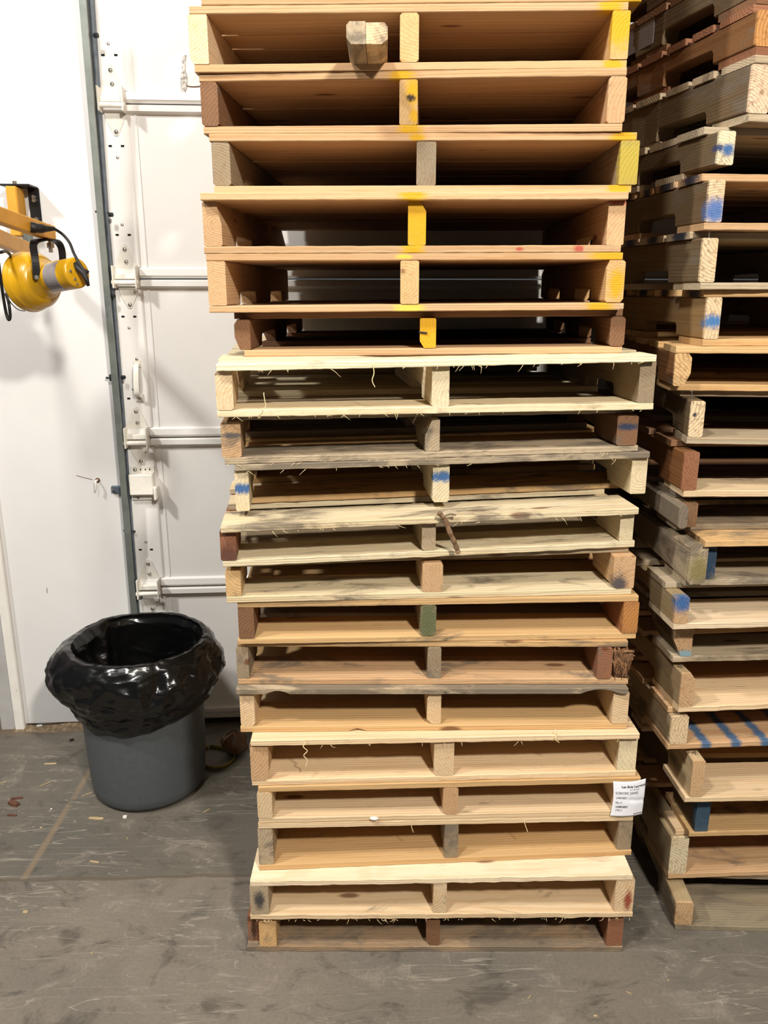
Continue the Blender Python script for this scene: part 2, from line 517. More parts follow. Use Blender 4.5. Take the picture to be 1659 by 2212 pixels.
def hinge(px, zj):
    x = wl(px, 0).x if False else px
    h = MB()
    # top leaf: tapering plate, barrel box, lower triangular leaf
    def plate(pts, o0, o1):
        h.loft([[(a, -o, z) for a, z in pts] for o in (o0, o1)], M=Mwall)
    plate([(x - .042, zj + .012), (x + .042, zj + .012), (x + .040, zj + .04), (x + .012, zj + .112), (x + .004, zj + .120), (x - .010, zj + .112), (x - .040, zj + .045)], .006, .010)
    plate([(x - .034, zj - .02), (x + .034, zj - .02), (x + .030, zj - .055), (x + .008, zj - .100), (x - .004, zj - .100), (x - .028, zj - .055)], .006, .0095)
    h.box(x - .043, x + .043, -.034, -.008, zj - .002, zj + .018, Mwall, bev=.003)
    h.box(x - .043, x - .036, -.058, -.008, zj - .032, zj + .045, Mwall, bev=.002)
    h.box(x + .036, x + .043, -.058, -.008, zj - .032, zj + .045, Mwall, bev=.002)
    h.cyl(Mwall @ Vector((x - .046, -.045, zj - .012)), Mwall @ Vector((x + .046, -.045, zj - .012)), .0085, 12)
    o = h.build('hinge', M['hinge'], door)
    b = MB()
    for dz, dx in ((.100, 0), (.058, .002), (-.088, .003)):
        dome(b, x + dx, zj + dz, .0075, .010, .006)
    b.build('bolt', M['chrome'], o, True)
    r = MB()
    r.cyl(Mwall @ Vector((x - .062, -.030, zj - .012)), Mwall @ Vector((x - .04, -.030, zj - .012)), .0055, 10)
    r.cyl(Mwall @ Vector((x - .062, -.030, zj - .012)), Mwall @ Vector((x - .052, -.030, zj - .012)), .016, 18)
    r.build('roller', M['galv_dark'], o, True)


for k, (px, py) in enumerate(((243, 226), (273, 603), (297, 945), (322, 1262))):
    hinge(wl(px, py, .02).x, jz[k])
# lift handle
p1, p2 = wl(297, 785, .006), wl(301, 858, .006)
h = MB()
h.loft([[(p1.x - .012, -o, p1.z + .012), (p1.x + .012, -o, p1.z + .012), (p1.x + .012, -o, p1.z - .012), (p1.x - .012, -o, p1.z - .012)] for o in (.006, .012)], M=Mwall)
h.loft([[(p2.x - .012, -o, p2.z + .012), (p2.x + .014, -o, p2.z + .012), (p2.x + .014, -o, p2.z - .014), (p2.x - .012, -o, p2.z - .014)] for o in (.006, .012)], M=Mwall)
pts = smooth_curve([(p1.x, -.010, p1.z), (p1.x, -.030, p1.z - .006), (p1.x, -.042, p1.z - .03), (p2.x, -.042, p2.z + .03), (p2.x, -.030, p2.z + .006), (p2.x, -.010, p2.z)], 6)
h.loft([[Vector(q) + Vector((dx, dy, 0)) for dx, dy in ((-.009, -.002), (.009, -.002), (.009, .002), (-.009, .002))] for q in pts], M=Mwall)
ho = h.build('lift_handle', M['hinge'], door)
b = MB(); dome(b, p1.x, p1.z + .016, .006, .012); dome(b, p2.x + .002, p2.z - .006, .005, .012); b.build('bolt', M['chrome'], ho, True)
# boxed keeper below the third joint
p = wl(306, 1046, .03)
h = MB()
h.box(p.x - .046, p.x + .046, -.046, -.006, p.z - .040, p.z + .040, Mwall, bev=.004)
h.box(p.x - .042, p.x + .048, -.012, -.005, p.z + .038, p.z + .066, Mwall, bev=.002)
h.box(p.x - .046, p.x + .046, -.014, -.005, p.z - .066, p.z - .038, Mwall, bev=.002)
h.box(p.x + .044, p.x + .060, -.06, -.006, p.z - .058, p.z - .006, Mwall, bev=.004)
lo = h.build('slide_lock', M['hinge'], door)
b = MB(); dome(b, p.x - .024, p.z + .052, .008, .012, .006); dome(b, p.x - .02, p.z - .056, .006, .014); b.build('bolt', M['chrome'], lo, True)
b = MB()
for dx in (-.004, .014, .030): b.box(p.x + dx - .002, p.x + dx + .002, -.0128, -.010, p.z + .050, p.z + .056, Mwall)
b.build('slot_hole', M['slot'], lo)

# torn patch of skin on the upper door panel
mb = MB()
pts = [(393, 124), (402, 118), (400, 150), (404, 165), (403, 190), (399, 200), (404, 208), (396, 204), (388, 210), (384, 203), (391, 200), (390, 170), (393, 150)]
P3 = [wl(a, c_) for a, c_ in pts]
mb.loft([[(q.x, -o, q.z) for q in P3] for o in (.0005, .0030)], M=Mwall)
mb.build('torn_skin', plain('torn_door_skin', (196, 190, 184), .8, 0, .5, 120, 1.0, .3, ((120, 74, 48), .55, (70, 70, 90))), door)
mb = MB(); mb.tube([wall_pt(x, y, .002) for x, y in ((403, 185), (412, 187), (422, 187), (432, 186))], .0012); mb.build('scratch', M['leaf'], door)

# ------------------------------------------------------------------ vertical track
tr = empty('door_track', Mwall @ Vector((track_x, 0, 0)))
tag(tr, 'grey galvanised steel vertical track beside the white sectional door', 'track')
Ti = Matrix.Translation(tr.location).inverted()
keys = [(-60, 165, 180, .118), (0, 170, 185, .112), (440, 207, 220, .085), (900, 247.6, 261, .062), (1330, 283, 296, .045), (1600, 305, 318, .036)]
fr, sd, bk = [], [], []
for y, xl, xm, o in keys:
    a, b_ = wl(xl, y, o), wl(xm, y, o)
    z = (a.z + b_.z) / 2 if y < 1500 else 0.0
    fr.append([(a.x, -o, z), (b_.x, -o, z), (b_.x, -o + .010, z), (a.x + .004, -o + .010, z), (a.x + .004, -.0, z), (a.x, -.0, z)])
    sd.append([(b_.x - .012, -o + .010, z), (b_.x - .002, -o + .010, z), (b_.x - .002, -o * .55, z), (b_.x - .012, -o * .55, z)])
    bk.append([(b_.x - .014, -o * .55, z), (b_.x + .002, -o * .55, z), (b_.x + .002, -.002, z), (b_.x - .014, -.002, z)])
for rings, nm, mt in ((fr, 'front_flange', 'galv'), (sd, 'roller_channel', 'galv_dark'), (bk, 'side_flange', 'galv_blue')):
    mb = MB(); mb.loft(rings, M=Ti @ Mwall); mb.build(nm, M[mt], tr)
for px, py, o in ((204, 77, .06), (236, 464, .05), (241, 640, .05), (263, 815, .04)):
    p = Ti @ wall_pt(px, py, o); mb = MB(); mb.cyl(p, p + Vector((.012, -.004, 0)), .008, 6); mb.build('bolt', M['galv_dark'], tr)
for px, py in ((206, 457), (229, 816), (267, 1146)):
    p = Ti @ wall_pt(px, py, .02); mb = MB(); mb.cyl(p, p + Vector((.045, 0, -.004)), .004, 8); mb.cyl(p + Vector((.016, 0, -.012)), p + Vector((.016, 0, .012)), .004, 8); mb.build('jamb_bolt', M['galv_dark'], tr)
p = Minv @ wall_pt(252, 1057, .01)
mb = MB(); mb.box(p.x - .020, p.x + .05, -.016, -.002, p.z - .013, p.z + .013, Ti @ Mwall, bev=.002)
o = mb.build('jamb_bracket', M['galv_blue'], tr)
mb = MB(); mb.cyl(Ti @ Mwall @ Vector((p.x - .012, -.016, p.z)), Ti @ Mwall @ Vector((p.x - .012, -.022, p.z)), .0045, 10); mb.build('screw', M['chrome'], o)

# small hook on the wall beside the track
p = wall_pt(212, 1046, .0)
hk = empty('wall_hook', p); tag(hk, 'small rusty metal hook screwed to the white wall', 'hook')
mb = MB(); mb.tube(smooth_curve([(0, 0, .016), (0, -.022, .016), (0, -.026, 0), (-.003, -.024, -.018)], 6), .004, 8); mb.build('hook', M['hinge'], hk, True)
mb = MB(); mb.cyl((0, 0, .016), (0, -.003, .016), .009, 14); mb.build('base_plate', M['leaf'], hk, True)
# pencil marks and scratches stay in the wall's own surface group
mb = MB()
for pts in (((165, 1027), (182, 1032), (200, 1036)), ((101, 1270), (102, 1281)), ((122, 1400), (125, 1420))):
    mb.tube([wall_pt(x, y, .0005) for x, y in pts], .0010, 6)
tag(mb.build('trim_4', M['leaf']), kind='structure')

# ------------------------------------------------------------------ pallets
TAN, PALE, HONEY, GREY, BROWN, RUST, CREAM, DRIFT = [lin(c) for c in (
    (204, 168, 128), (228, 214, 180), (210, 174, 124), (152, 136, 112), (132, 98, 72), (150, 104, 78), (228, 202, 164), (184, 168, 142))]
YEL, BLU, RED, GRN, BLK, PNK = (200, 152, 26), (44, 90, 142), (170, 80, 66), (92, 96, 66), (40, 38, 36), (206, 150, 140)
BT = .0165


def col(base, st=.2, j=.10):
    k = 1 + random.uniform(-j, j)
    h = random.uniform(-.04, .04)
    return (min(1, base[0] * k), min(1, base[1] * k * (1 + h * .5)), min(1, base[2] * k * (1 + h)), st)


def board_mesh(u0, u1, v0, v1, zf, T, rough=.0012, n=None, seed=0, sag=0.0, bite=()):
    n = n or max(6, int((u1 - u0) / .03))
    rings = []
    for i in range(n + 1):
        u = u0 + (u1 - u0) * i / n
        r = lambda k, s=23.0: noise.noise(Vector((u * s, seed * 3.7 + k * 11, k))) + .5 * noise.noise(Vector((u * s * 4, seed + k * 5, 9)))
        e = rough
        cut = 0.0
        for bu, bw, bd in bite:
            if abs(u - bu) < bw: cut = max(cut, bd * (1 - ((u - bu) / bw) ** 2))
        z0 = zf(u) + sag * math.sin(math.pi * i / n)
        a0, a1 = v0 + e * r(1) + cut * .4, v1 + e * r(2)
        b0, b1 = z0 + e * .5 * r(3) + cut, z0 + T + e * .3 * r(4)
        c = .0016
        if b0 > b1 - .004: b0 = b1 - .004
        uu = u + (e * .8 * r(5) if i in (0, n) else 0)
        rings.append([(uu, a, b) for a, b in _ring(a0, a1, b0, b1, c)])
    return MB().loft(rings)


def stringer_mesh(u0, u1, z0f, z1f, L, v0=0.0, notches=True, seed=0, rough=.001, taper=0.0, ch=.003, cham=None, round_top=None):
    st = [(v0, 0), (v0 + .012, 0)]
    if notches:
        for a in (.155, L - .155 - .22):
            if a + .22 < L - .05 and a > 0:
                st += [(a, 0), (a + .002, .020), (a + .010, .030), (a + .11, .031), (a + .210, .030), (a + .218, .020), (a + .22, 0)]
    st += [(v0 + (L - v0) * .5, 0)]
    st += [(L - .01, 0), (L, 0)]
    st.sort()
    rings = []
    for i, (v, nt) in enumerate(st):
        j = lambda k: rough * noise.noise(Vector((v * 17, seed * 2.3 + k * 7, k)))
        z0, z1 = z0f((u0 + u1) / 2) + nt + j(1), z1f((u0 + u1) / 2) + j(2)
        a0, a1 = u0 + j(3), u1 + j(4)
        R = [(a0 + ch, z0), (a1 - ch, z0), (a1, z0 + ch), (a1, z1 - ch), (a1 - ch, z1), (a0 + ch, z1), (a0, z1 - ch), (a0, z0 + ch)]
        if cham:                                   # waney corners: {corner: (du, dz)}
            for k, (du, dz) in cham.items():
                if k == 'br': R[1] = (a1 - du, z0); R[2] = (a1, z0 + dz)
                if k == 'tr': R[3] = (a1, z1 - dz); R[4] = (a1 - du, z1)
                if k == 'tl': R[5] = (a0 + du, z1); R[6] = (a0, z1 - dz)
                if k == 'bl': R[7] = (a0, z0 + dz); R[0] = (a0 + du, z0)
        rings.append([(a, v, b) for a, b in R])
    return MB().loft(rings)


def fibres(pts, zf, n, seed, length=.02, mat='fibre', r=.0006):
    rnd = random.Random(seed)
    mb = MB()
    for _ in range(n):
        u = pts[0] + (pts[1] - pts[0]) * rnd.random()
        z = zf(u); L = length * (.3 + rnd.random())
        du, dv, dz = rnd.uniform(-1, 1) * L, -rnd.uniform(.1, .4) * L, -rnd.uniform(.1, .9) * L
        P = [(u, pts[2], z), (u + du * .4, pts[2] + dv, z + dz * .3), (u + du * .8, pts[2] + dv * .8, z + dz * .8), (u + du, pts[2] + dv * .5, z + dz)]
        mb.tube(smooth_curve(P, 3), r, 4, [1 - .07 * k for k in range(10)])
    return mb


NAIL = None


def make_pallet(spec, zbot, ztop, xc, group):
    """spec: see tables; zbot/ztop give heights of the pallet's lower/upper face at a local u"""
    D, yaw = spec['D'], math.radians(spec.get('yaw', 0))
    A = hit(spec['bot'][0], spec['bot'][1], D, yaw, xc)
    # ends of board and stringer pieces along the front line
    cy, sy = math.cos(yaw), math.sin(yaw)

    def U(px, py):
        p = hit(px, py, D, yaw, xc)
        return (p.x - A.x) * cy + (p.y - A.y) * sy
    za = A.z
    root = empty('pallet', (A.x, A.y, 0 if spec.get('ground') else za), yaw)
    z_ref = root.location.z
    lo = lambda u: zbot(u) - z_ref
    hi = lambda u: ztop(u) - z_ref
    tag(root, spec['label'], 'pallet', group)
    Wd = spec['W']
    # depth so that the rear stays clear of the wall
    L = 1.19
    for u in (0, Wd):
        x0, y0 = A.x + u * cy, A.y + u * sy
        lim = (WY - .05 + WK * (x0 - .1) - y0) / cy
        L = min(L, lim)
    L = min(L, spec.get('L', 1.19))
    rn = random.Random(spec['seed'])
    base, stn = spec['c'], spec.get('s', .25)
    top_c, str_c, bot_c = spec.get('ct', base), spec.get('cs', [base] * 3), spec.get('cb', base)
    ym = spec['ym']
    rt, rb = spec.get('rt', 0.0), spec.get('rb', 0.0)
    rough = spec.get('rough', .0011)
    sts = []
    for k, q in enumerate(spec['st']):
        if len(q) == 2: u0, u1 = U(q[0], ym[k]), U(q[1], ym[k])
        else: u0, u1 = q[0], q[0] + q[1]
        sts.append((u0, u1))
        pk = spec.get('paint', {}).get('s%d' % k, ())
        pts = [(c_, ((u0 + u1) / 2 + dx, 0.0, (lo((u0 + u1) / 2) + BT + (hi((u0 + u1) / 2) - lo((u0 + u1) / 2) - 2 * BT) * fz)), r) for c_, dx, fz, r in pk]
        mbs = stringer_mesh(u0, u1, lambda u: lo(u) + BT + .0004, lambda u: hi(u) - BT - .0004, L, seed=spec['seed'] * 10 + k,
                            cham=spec.get('cham', {}).get(k), ch=rn.choice((.002, .003, .005)), v0=spec.get('sv', {}).get(k, rn.uniform(-.002, .004)), notches=spec.get('notch', True))
        mbs.build('stringer', wood('y', tuple(pts)), root, color=col(str_c[k], spec.get('ss', stn), .07))
    # top deck
    tx0, tx1 = [U(x, spec['yt']) for x in spec['top']] if spec.get('top') else (0, Wd)
    bx0, bx1 = [U(x, spec['bot'][1]) for x in spec['botx']]
    hw = [spec.get('fw', .135)] + [rn.choice((.085, .10, .125, .14)) for _ in range(6)]
    room = (L - rt) - sum(hw)
    gap = max(.012, room / 6) if not spec.get('tight') else .012
    if spec.get('tight'): hw = [x + max(0, (room - .072) / 7) for x in hw]
    v = rt
    for i, bw in enumerate(hw):
        if v + bw > L + .005: bw = L - v
        if bw < .03: break
        e0, e1 = (tx0, tx1) if i == 0 else (min(tx0, sts[0][0]) + rn.uniform(-.004, .010), max(tx1, sts[-1][1]) + rn.uniform(-.010, .004))
        front = i == 0
        pts = []
        if front:
            for c_, fu, rad in spec.get('paint', {}).get('t', ()):
                u = tx0 + (tx1 - tx0) * fu
                pts.append((c_, (u, v, hi(u) - BT / 2), rad))
        elif spec.get('ends_blue'):
            pts.append((BLK if rn.random() < .3 else (34, 44, 66), (e0, v + bw * .4, hi(e0) - BT / 2), (.012, .05, .03)))
        m = board_mesh(e0, e1, v, v + bw, lambda u: hi(u) - BT, BT - .0004, rough if front else .001, n=int((e1 - e0) / (.012 if front else .05)), seed=spec['seed'] + i * 17, bite=spec.get('bite_t', ()) if front else ())
        m.build('deck_board', wood('x', tuple(pts)), root, color=col(top_c if front else base, spec.get('st_t', stn) if front else stn))
        v += bw + gap
    # bottom deck
    wb = [spec.get('fwb', .135), .10, .125, .10, .135]
    pos = [rb, .36, (L - .125) / 2, L - .135 - .30, L - .135]
    if rb > .1: pos[0] = rb
    for i, (v, bw) in enumerate(zip(pos, wb)):
        e0, e1 = (bx0, bx1) if i == 0 else (min(bx0, sts[0][0]) + rn.uniform(0, .010), max(bx1, sts[-1][1]) - rn.uniform(0, .010))
        front = i == 0
        pts = []
        if front:
            for c_, fu, rad in spec.get('paint', {}).get('b', ()):
                u = bx0 + (bx1 - bx0) * fu
                pts.append((c_, (u, v, lo(u) + BT / 2), rad))
        m = board_mesh(e0, e1, v, v + bw, lo, BT - .0004, rough if front else .001, n=int((e1 - e0) / (.012 if front else .05)), seed=spec['seed'] + 300 + i * 17, bite=spec.get('bite_b', ()) if front else ())
        m.build('bottom_board', wood('x', tuple(pts)), root, color=col(bot_c if front else base, spec.get('st_b', stn) if front else stn))
    if spec.get('fray_t'):
        fibres((tx0, tx1, rt - .001), lambda u: hi(u) - BT, spec['fray_t'], spec['seed'], .018).build('frayed_fibre', M['fibre'], root)['kind'] = 'stuff'
    if spec.get('fray_b'):
        fibres((bx0, bx1, rb - .001), lo, spec['fray_b'], spec['seed'] + 1, .012).build('frayed_fibre', M['fibre'], root)['kind'] = 'stuff'
    for k, du, dv, h in spec.get('nails', ()):
        u = sts[k][0] + du
        z = hi(u) - BT
        mb = MB(); mb.tube([(u, dv, z - .01), (u - .002, dv, z + h * .5), (u - .004, dv - .002, z + h)], .0013, 6)
        mb.cyl((u - .004, dv - .002, z + h), (u - .0042, dv - .002, z + h + .0015), .0035, 10)
        mb.build('nail', M['nail'], root)
    spec['_'] = dict(root=root, U=U, lo=lo, hi=hi, A=A, sts=sts, L=L, tx=(tx0, tx1), bx=(bx0, bx1))
    return root


def line_of(spec, xc):
    D, yaw = spec['D'], math.radians(spec.get('yaw', 0))
    a, b, c, d = spec['bot']
    A, B = hit(a, b, D, yaw, xc), hit(c, d, D, yaw, xc)
    Wd = math.hypot(B.x - A.x, B.y - A.y)
    if spec.get('ground'): A.z = B.z = 0.0
    return A, B, Wd


def make_stack(specs, xc, group, level=None):
    lines = [line_of(s, xc) for s in specs]          # top of the stack first
    for i, s in enumerate(specs):
        A, B, Wd = lines[i]
        s['W'] = Wd if level is None else level
        s['seed'] = s.get('seed', i + 1)
        f_lo = (lambda u, A=A, B=B, Wd=Wd: A.z + (B.z - A.z) * u / Wd)
        if i == 0:
            f_hi = (lambda u, g=f_lo: g(u) + .122)
        else:
            A2, B2, W2 = lines[i - 1]
            f_hi = (lambda u, A=A, A2=A2, B2=B2, W2=W2: A2.z + (B2.z - A2.z) * (u + A.x - A2.x) / W2)
        make_pallet(s, f_lo, f_hi, xc, group)


Y = lambda rx=.03, rz=.02: (YEL, (rx, .03, rz))
MAIN = [  # first two are out of view, added to stop light spilling over
 dict(D=1.97, yaw=-2, bot=(440, -345, 1380, -352), st=((438, 478), (880, 920), (1340, 1380)), ym=(-400, -400, -400), top=(438, 1380), yt=-430, botx=(440, 1380), c=TAN, tight=1, s=.1,
      label='pallet above the top edge of the photo, highest in the front stack'),
 dict(D=1.97, yaw=-2, bot=(440, -160, 1380, -168), st=((438, 478), (880, 920), (1340, 1380)), ym=(-220, -220, -220), top=(438, 1380), yt=-290, botx=(440, 1380), c=TAN, tight=1, s=.1,
      label='pallet just above the top edge of the photo in the front stack'),
 dict(D=1.97, yaw=-2, bot=(435, 12, 1385, 3), st=((438, 478), (880, 920), (1340, 1380)), ym=(-40, -40, -40), top=(438, 1380), yt=-110, botx=(435, 1385), c=TAN, tight=1, s=.1,
      paint={'b': ((YEL, .975, (.05, .05, .03)),)}, label='topmost pallet of the front stack, only its bottom board in view'),
 dict(D=1.97, yaw=-2, bot=(421, 157, 1352, 147), st=((408, 449), (864, 905), (1320, 1358)), ym=(85, 85, 80), top=(408, 1357), yt=20, botx=(421, 1352), c=TAN, tight=1, s=.12,
      cham={0: {'bl': (.008, .012)}}, cs=[CREAM, HONEY, HONEY], paint={'s2': ((YEL, 0, .72, (.05, .03, .055)),), 'b': ((YEL, .97, (.03, .03, .03)),), 't': ((YEL, .96, (.03, .05, .03)),)},
      label='tan pallet with yellow right stringer end and a grey lumber offcut jutting from it'),
 dict(D=1.97, yaw=-3, bot=(440, 290, 1343, 284), st=((434, 471), (863, 902), (1313, 1352)), ym=(220, 230, 220), top=(430, 1353), yt=165, botx=(440, 1343), c=TAN, tight=1, s=.15,
      cs=[BROWN, HONEY, TAN], ss=.35, paint={'s1': ((YEL, .01, .75, (.02, .03, .03)), (YEL, .012, .2, (.012, .03, .02)), (BLK, .005, .6, (.012, .02, .008))), 'b': ((YEL, .5, (.03, .03, .03)),), 't': ((YEL, .48, (.03, .05, .03)),)},
      label='tan pallet with a cracked yellow-daubed middle stringer, third from the top of front stack'),
 dict(D=1.97, yaw=-2, bot=(463, 418, 1363, 416), st=((458, 497), (900, 942), (1338, 1378)), ym=(362, 360, 355), top=(452, 1375), yt=300, botx=(463, 1363), c=TAN, tight=1, s=.15,
      cs=[GREY, GREY, GREY], ss=.25, paint={'t': ((YEL, .97, (.035, .03, .03)), (YEL, .49, (.02, .03, .01))), 's2': (((170, 150, 60), 0, .5, (.05, .03, .08)),), 'b': ((YEL, .97, (.03, .03, .03)),)},
      label='tan pallet with three rough grey-brown stringer ends, fourth from the top of front stack'),
 dict(D=1.97, yaw=-2, bot=(441, 548, 1340, 545), st=((438, 478), (881, 920), (1313, 1350)), ym=(490, 490, 482), top=(438, 1352), yt=430, botx=(441, 1340), c=TAN, tight=1, s=.1,
      ct=TAN, cb=TAN, rough=.002, cham={1: {'tr': (.014, .022)}, 0: {'tr': (.012, .05)}}, cs=[TAN, HONEY, TAN], rt=-.02,
      paint={'s1': ((YEL, 0, .5, (.06, .03, .10)),), 't': ((YEL, .50, (.035, .04, .03)),), 'b': ((YEL, .505, (.03, .03, .03)), (RED, .9, (.014, .02, .008)), (RED, .76, (.010, .02, .005))), 's2': ((RED, 0, 1.0, (.03, .03, .010)),)},
      label='tan pallet whose middle stringer end is fully yellow with one corner cut off'),
 dict(D=1.97, yaw=-2, bot=(452, 676, 1350, 669), st=((449, 488), (865, 905), (1309, 1348)), ym=(612, 612, 610), top=(445, 1345), yt=556, botx=(452, 1338), c=TAN, tight=1, s=.12,
      cs=[TAN, HONEY, HONEY], cham={2: {'tl': (.006, .016), 'br': (.006, .008)}}, paint={'s2': ((YEL, .004, .42, (.022, .03, .038)),), 't': ((YEL, .97, (.05, .03, .03)), ((200, 180, 70), .48, (.02, .03, .006))), 'b': ((YEL, .95, (.035, .03, .03)), ((206, 186, 80), .49, (.04, .03, .02)))},
      label='tan pallet with ringed middle stringer end and blotchy yellow right stringer end'),
 dict(D=2.00, yaw=-2, bot=(520, 771, 1342, 763), st=((506, 540), (907, 942), (1318, 1350)), ym=(716, 714, 710), top=(500, 1352), yt=676, botx=(528, 1342), c=BROWN, s=.2, rt=.03,
      cs=[BROWN, HONEY, BROWN], cb=TAN, cham={0: {'bl': (.012, .03), 'tl': (.008, .012)}, 1: {'bl': (.010, .016)}}, paint={'s1': ((YEL, 0, .5, (.05, .03, .09)),)},
      label='narrow brown pallet with yellow middle stringer, resting on the whitish pallets'),
 dict(D=1.89, yaw=6, bot=(470, 902, 1409, 885), st=((466, 503), (933, 971), (1381, 1415)), ym=(840, 836, 826), top=(468, 1410), yt=778, botx=(470, 1409), c=PALE, s=.25,
      ct=lin((240, 228, 196)), cb=PALE, st_b=.35, rt=-.02, fw=.10, rough=.0022, fray_t=26, fray_b=30, cs=[CREAM, PALE, GREY], nails=((0, .01, .004, .006),),
      label='freshly sawn whitish pallet with frayed boards, uppermost of the whitish ones'),
 dict(D=1.92, yaw=6, bot=(485, 1004, 1375, 976), st=((477, 520), (918, 950), (1333, 1378)), ym=(945, 938, 925), top=(490, 1378), yt=897, botx=(485, 1375), c=DRIFT, s=.4,
      cb=DRIFT, st_b=.7, rt=.03, rough=.0032, fray_b=22, cham={1: {'tl': (.018, .04)}}, cs=[TAN, DRIFT, BROWN], paint={'s2': (((46, 60, 84), 0, .62, (.03, .03, .010)),), 's0': (((90, 88, 88), 0, .62, (.03, .03, .008)),)},
      label='weathered pallet with a torn bark-edged board, directly above the one with blue stringer marks'),
 dict(D=1.93, yaw=6, bot=(508, 1119, 1397, 1080), st=((508, 538), (935, 971), (1363, 1397)), ym=(1060, 1044, 1030), top=(508, 1397), yt=997, botx=(508, 1390), c=HONEY, s=.45,
      ct=DRIFT, st_t=.85, cs=[PALE, PALE, PALE], rt=-.012, rb=.13, rough=.002, fray_t=14, ss=.1,
      paint={'s0': ((BLU, 0, .55, (.04, .03, .014)),), 's1': ((BLU, 0, .66, (.04, .03, .015)),)},
      label='pale pallet with blue bands sprayed on its left and middle stringer ends'),
 dict(D=1.88, yaw=6, bot=(482, 1226, 1366, 1182), st=((475, 510), (912, 942), (1340, 1370)), ym=(1168, 1148, 1128), top=(477, 1372), yt=1100, botx=(482, 1366), c=PALE, s=.35,
      ct=PALE, st_t=.55, rough=.003, fray_t=16, rt=-.02, cs=[RUST, DRIFT, PALE], ss=.3, paint={'s0': (((92, 60, 48), 0, .2, (.03, .03, .03)),)},
      label='pallet with reddish left stringer end and a broken stick leaning at its centre'),
 dict(D=1.88, yaw=4, bot=(490, 1303, 1361, 1284), st=((487, 520), (913, 957), (1325, 1372)), ym=(1258, 1243, 1230), top=(492, 1366), yt=1212, botx=(490, 1361), c=DRIFT, s=.4, rt=.03,
      cb=PALE, cs=[HONEY, TAN, TAN], paint={'s2': (((74, 70, 74), -.012, .12, (.024, .03, .03)),)}, cham={2: {'bl': (.010, .01)}},
      label='pallet whose wide right stringer end is half orange rings, half grey stain'),
 dict(D=1.88, yaw=3, bot=(515, 1392, 1372, 1380), st=((515, 549), (908, 942), (1345, 1378)), ym=(1343, 1343, 1333), top=(513, 1378), yt=1305, botx=(515, 1372), c=HONEY, s=.3,
      cs=[BROWN, GREY, RUST], cb=HONEY, ct=HONEY, bite_b=(), paint={'s1': ((GRN, 0, .5, (.03, .03, .08)),), 's2': (((172, 118, 64), 0, .5, (.04, .03, .06)),)},
      label='honey coloured pallet with a mossy green middle stringer end'),
 dict(D=1.88, yaw=1, bot=(515, 1479, 1356, 1478), st=((511, 537), (924, 953), (1290, 1322)), ym=(1433, 1432, 1430), top=(513, 1357), yt=1397, botx=(515, 1356), c=GREY, s=.5, rt=.005,
      ct=HONEY, cs=[GREY, GREY, RUST], cb=TAN, label='damaged pallet with shattered splinters at its right stringer'),
 dict(D=1.87, yaw=1, bot=(520, 1582, 1352, 1575), st=((519, 550), (923, 953), (1323, 1357)), ym=(1540, 1533, 1528), top=(512, 1354), yt=1490, botx=(520, 1352), c=HONEY, s=.25,
      ct=DRIFT, st_t=.8, rt=-.012, cs=[CREAM, CREAM, CREAM], ss=.25, cham={1: {'tl': (.008, .02), 'bl': (.012, .014)}, 0: {'bl': (.004, .01), 'br': (.006, .010)}}, bite_t=((.92, .05, .010), (.10, .03, .008)), bite_b=((.30, .02, .006),),
      label='pallet with grey front deck board and knot bites, between damaged and fresh cream pallets'),
 dict(D=1.85, yaw=2, bot=(545, 1698, 1370, 1677), st=((541, 580), (938, 981), (1337, 1377)), ym=(1645, 1633, 1625), top=(543, 1378), yt=1592, botx=(545, 1370), c=CREAM, s=.15,
      cb=CREAM, rt=-.012, rough=.002, fray_t=10, cs=[TAN, CREAM, PALE], ss=.2, fwb=.17, cham={0: {'br': (.010, .02)}, 1: {'bl': (.005, .02)}},
      label='cream pallet with thick stringers, fifth from the floor in the front stack'),
 dict(D=1.845, yaw=2, bot=(560, 1779, 1363, 1762), st=((556, 588), (957, 990), (1330, 1372)), ym=(1735, 1728, 1720), top=(557, 1383), yt=1690, botx=(560, 1363), c=CREAM, s=.12, fwb=.17,
      ct=HONEY, cs=[CREAM, TAN, CREAM], cham={1: {'bl': (.008, .010)}}, label='cream pallet carrying the white paper tag at its right end'),
 dict(D=1.845, yaw=2, bot=(560, 1881, 1360, 1848), st=((558, 590), (960, 990), (1336, 1366)), ym=(1836, 1820, 1805), top=(558, 1366), yt=1785, botx=(560, 1360), c=CREAM, s=.15, fwb=.17,
      cs=[DRIFT, GREY, GREY], ss=.6, cb=HONEY, label='cream pallet with grey stained stringer ends, third from the floor in front stack'),
 dict(D=1.79, yaw=0, bot=(540, 1987, 1366, 1982), st=((540, 580), (936, 965), (1330, 1370)), ym=(1942, 1937, 1932), top=(540, 1366), yt=1895, botx=(540, 1366), c=CREAM, s=.3, fwb=.17,
      ct=lin((236, 216, 184)), st_t=.35, rough=.003, fray_b=46, cs=[DRIFT, CREAM, CREAM], paint={'s0': (((62, 62, 62), .0, .5, (.016, .03, .03)),), 's2': (((140, 62, 44), .010, .35, (.012, .03, .035)),)},
      label='cream pallet with hairy frayed bottom edge, second from the floor in front stack'),
 dict(D=1.80, yaw=0, bot=(534, 2058, 1344, 2058), ground=True, st=((560, 597), (921, 951), (1312, 1346)), ym=(2020, 2014, 2016), top=(536, 1344), yt=1985, botx=(534, 1344), c=GREY, s=.55, fwb=.15,
      rt=.12, cs=[HONEY, BROWN, RUST], ss=.25, cb=lin((156, 134, 108)), st_b=.8, cham={1: {'bl': (.010, .02)}}, label='dark weathered pallet on the floor at the bottom of the front stack'),
]
make_stack(MAIN, .1, 'pallets in the front stack')

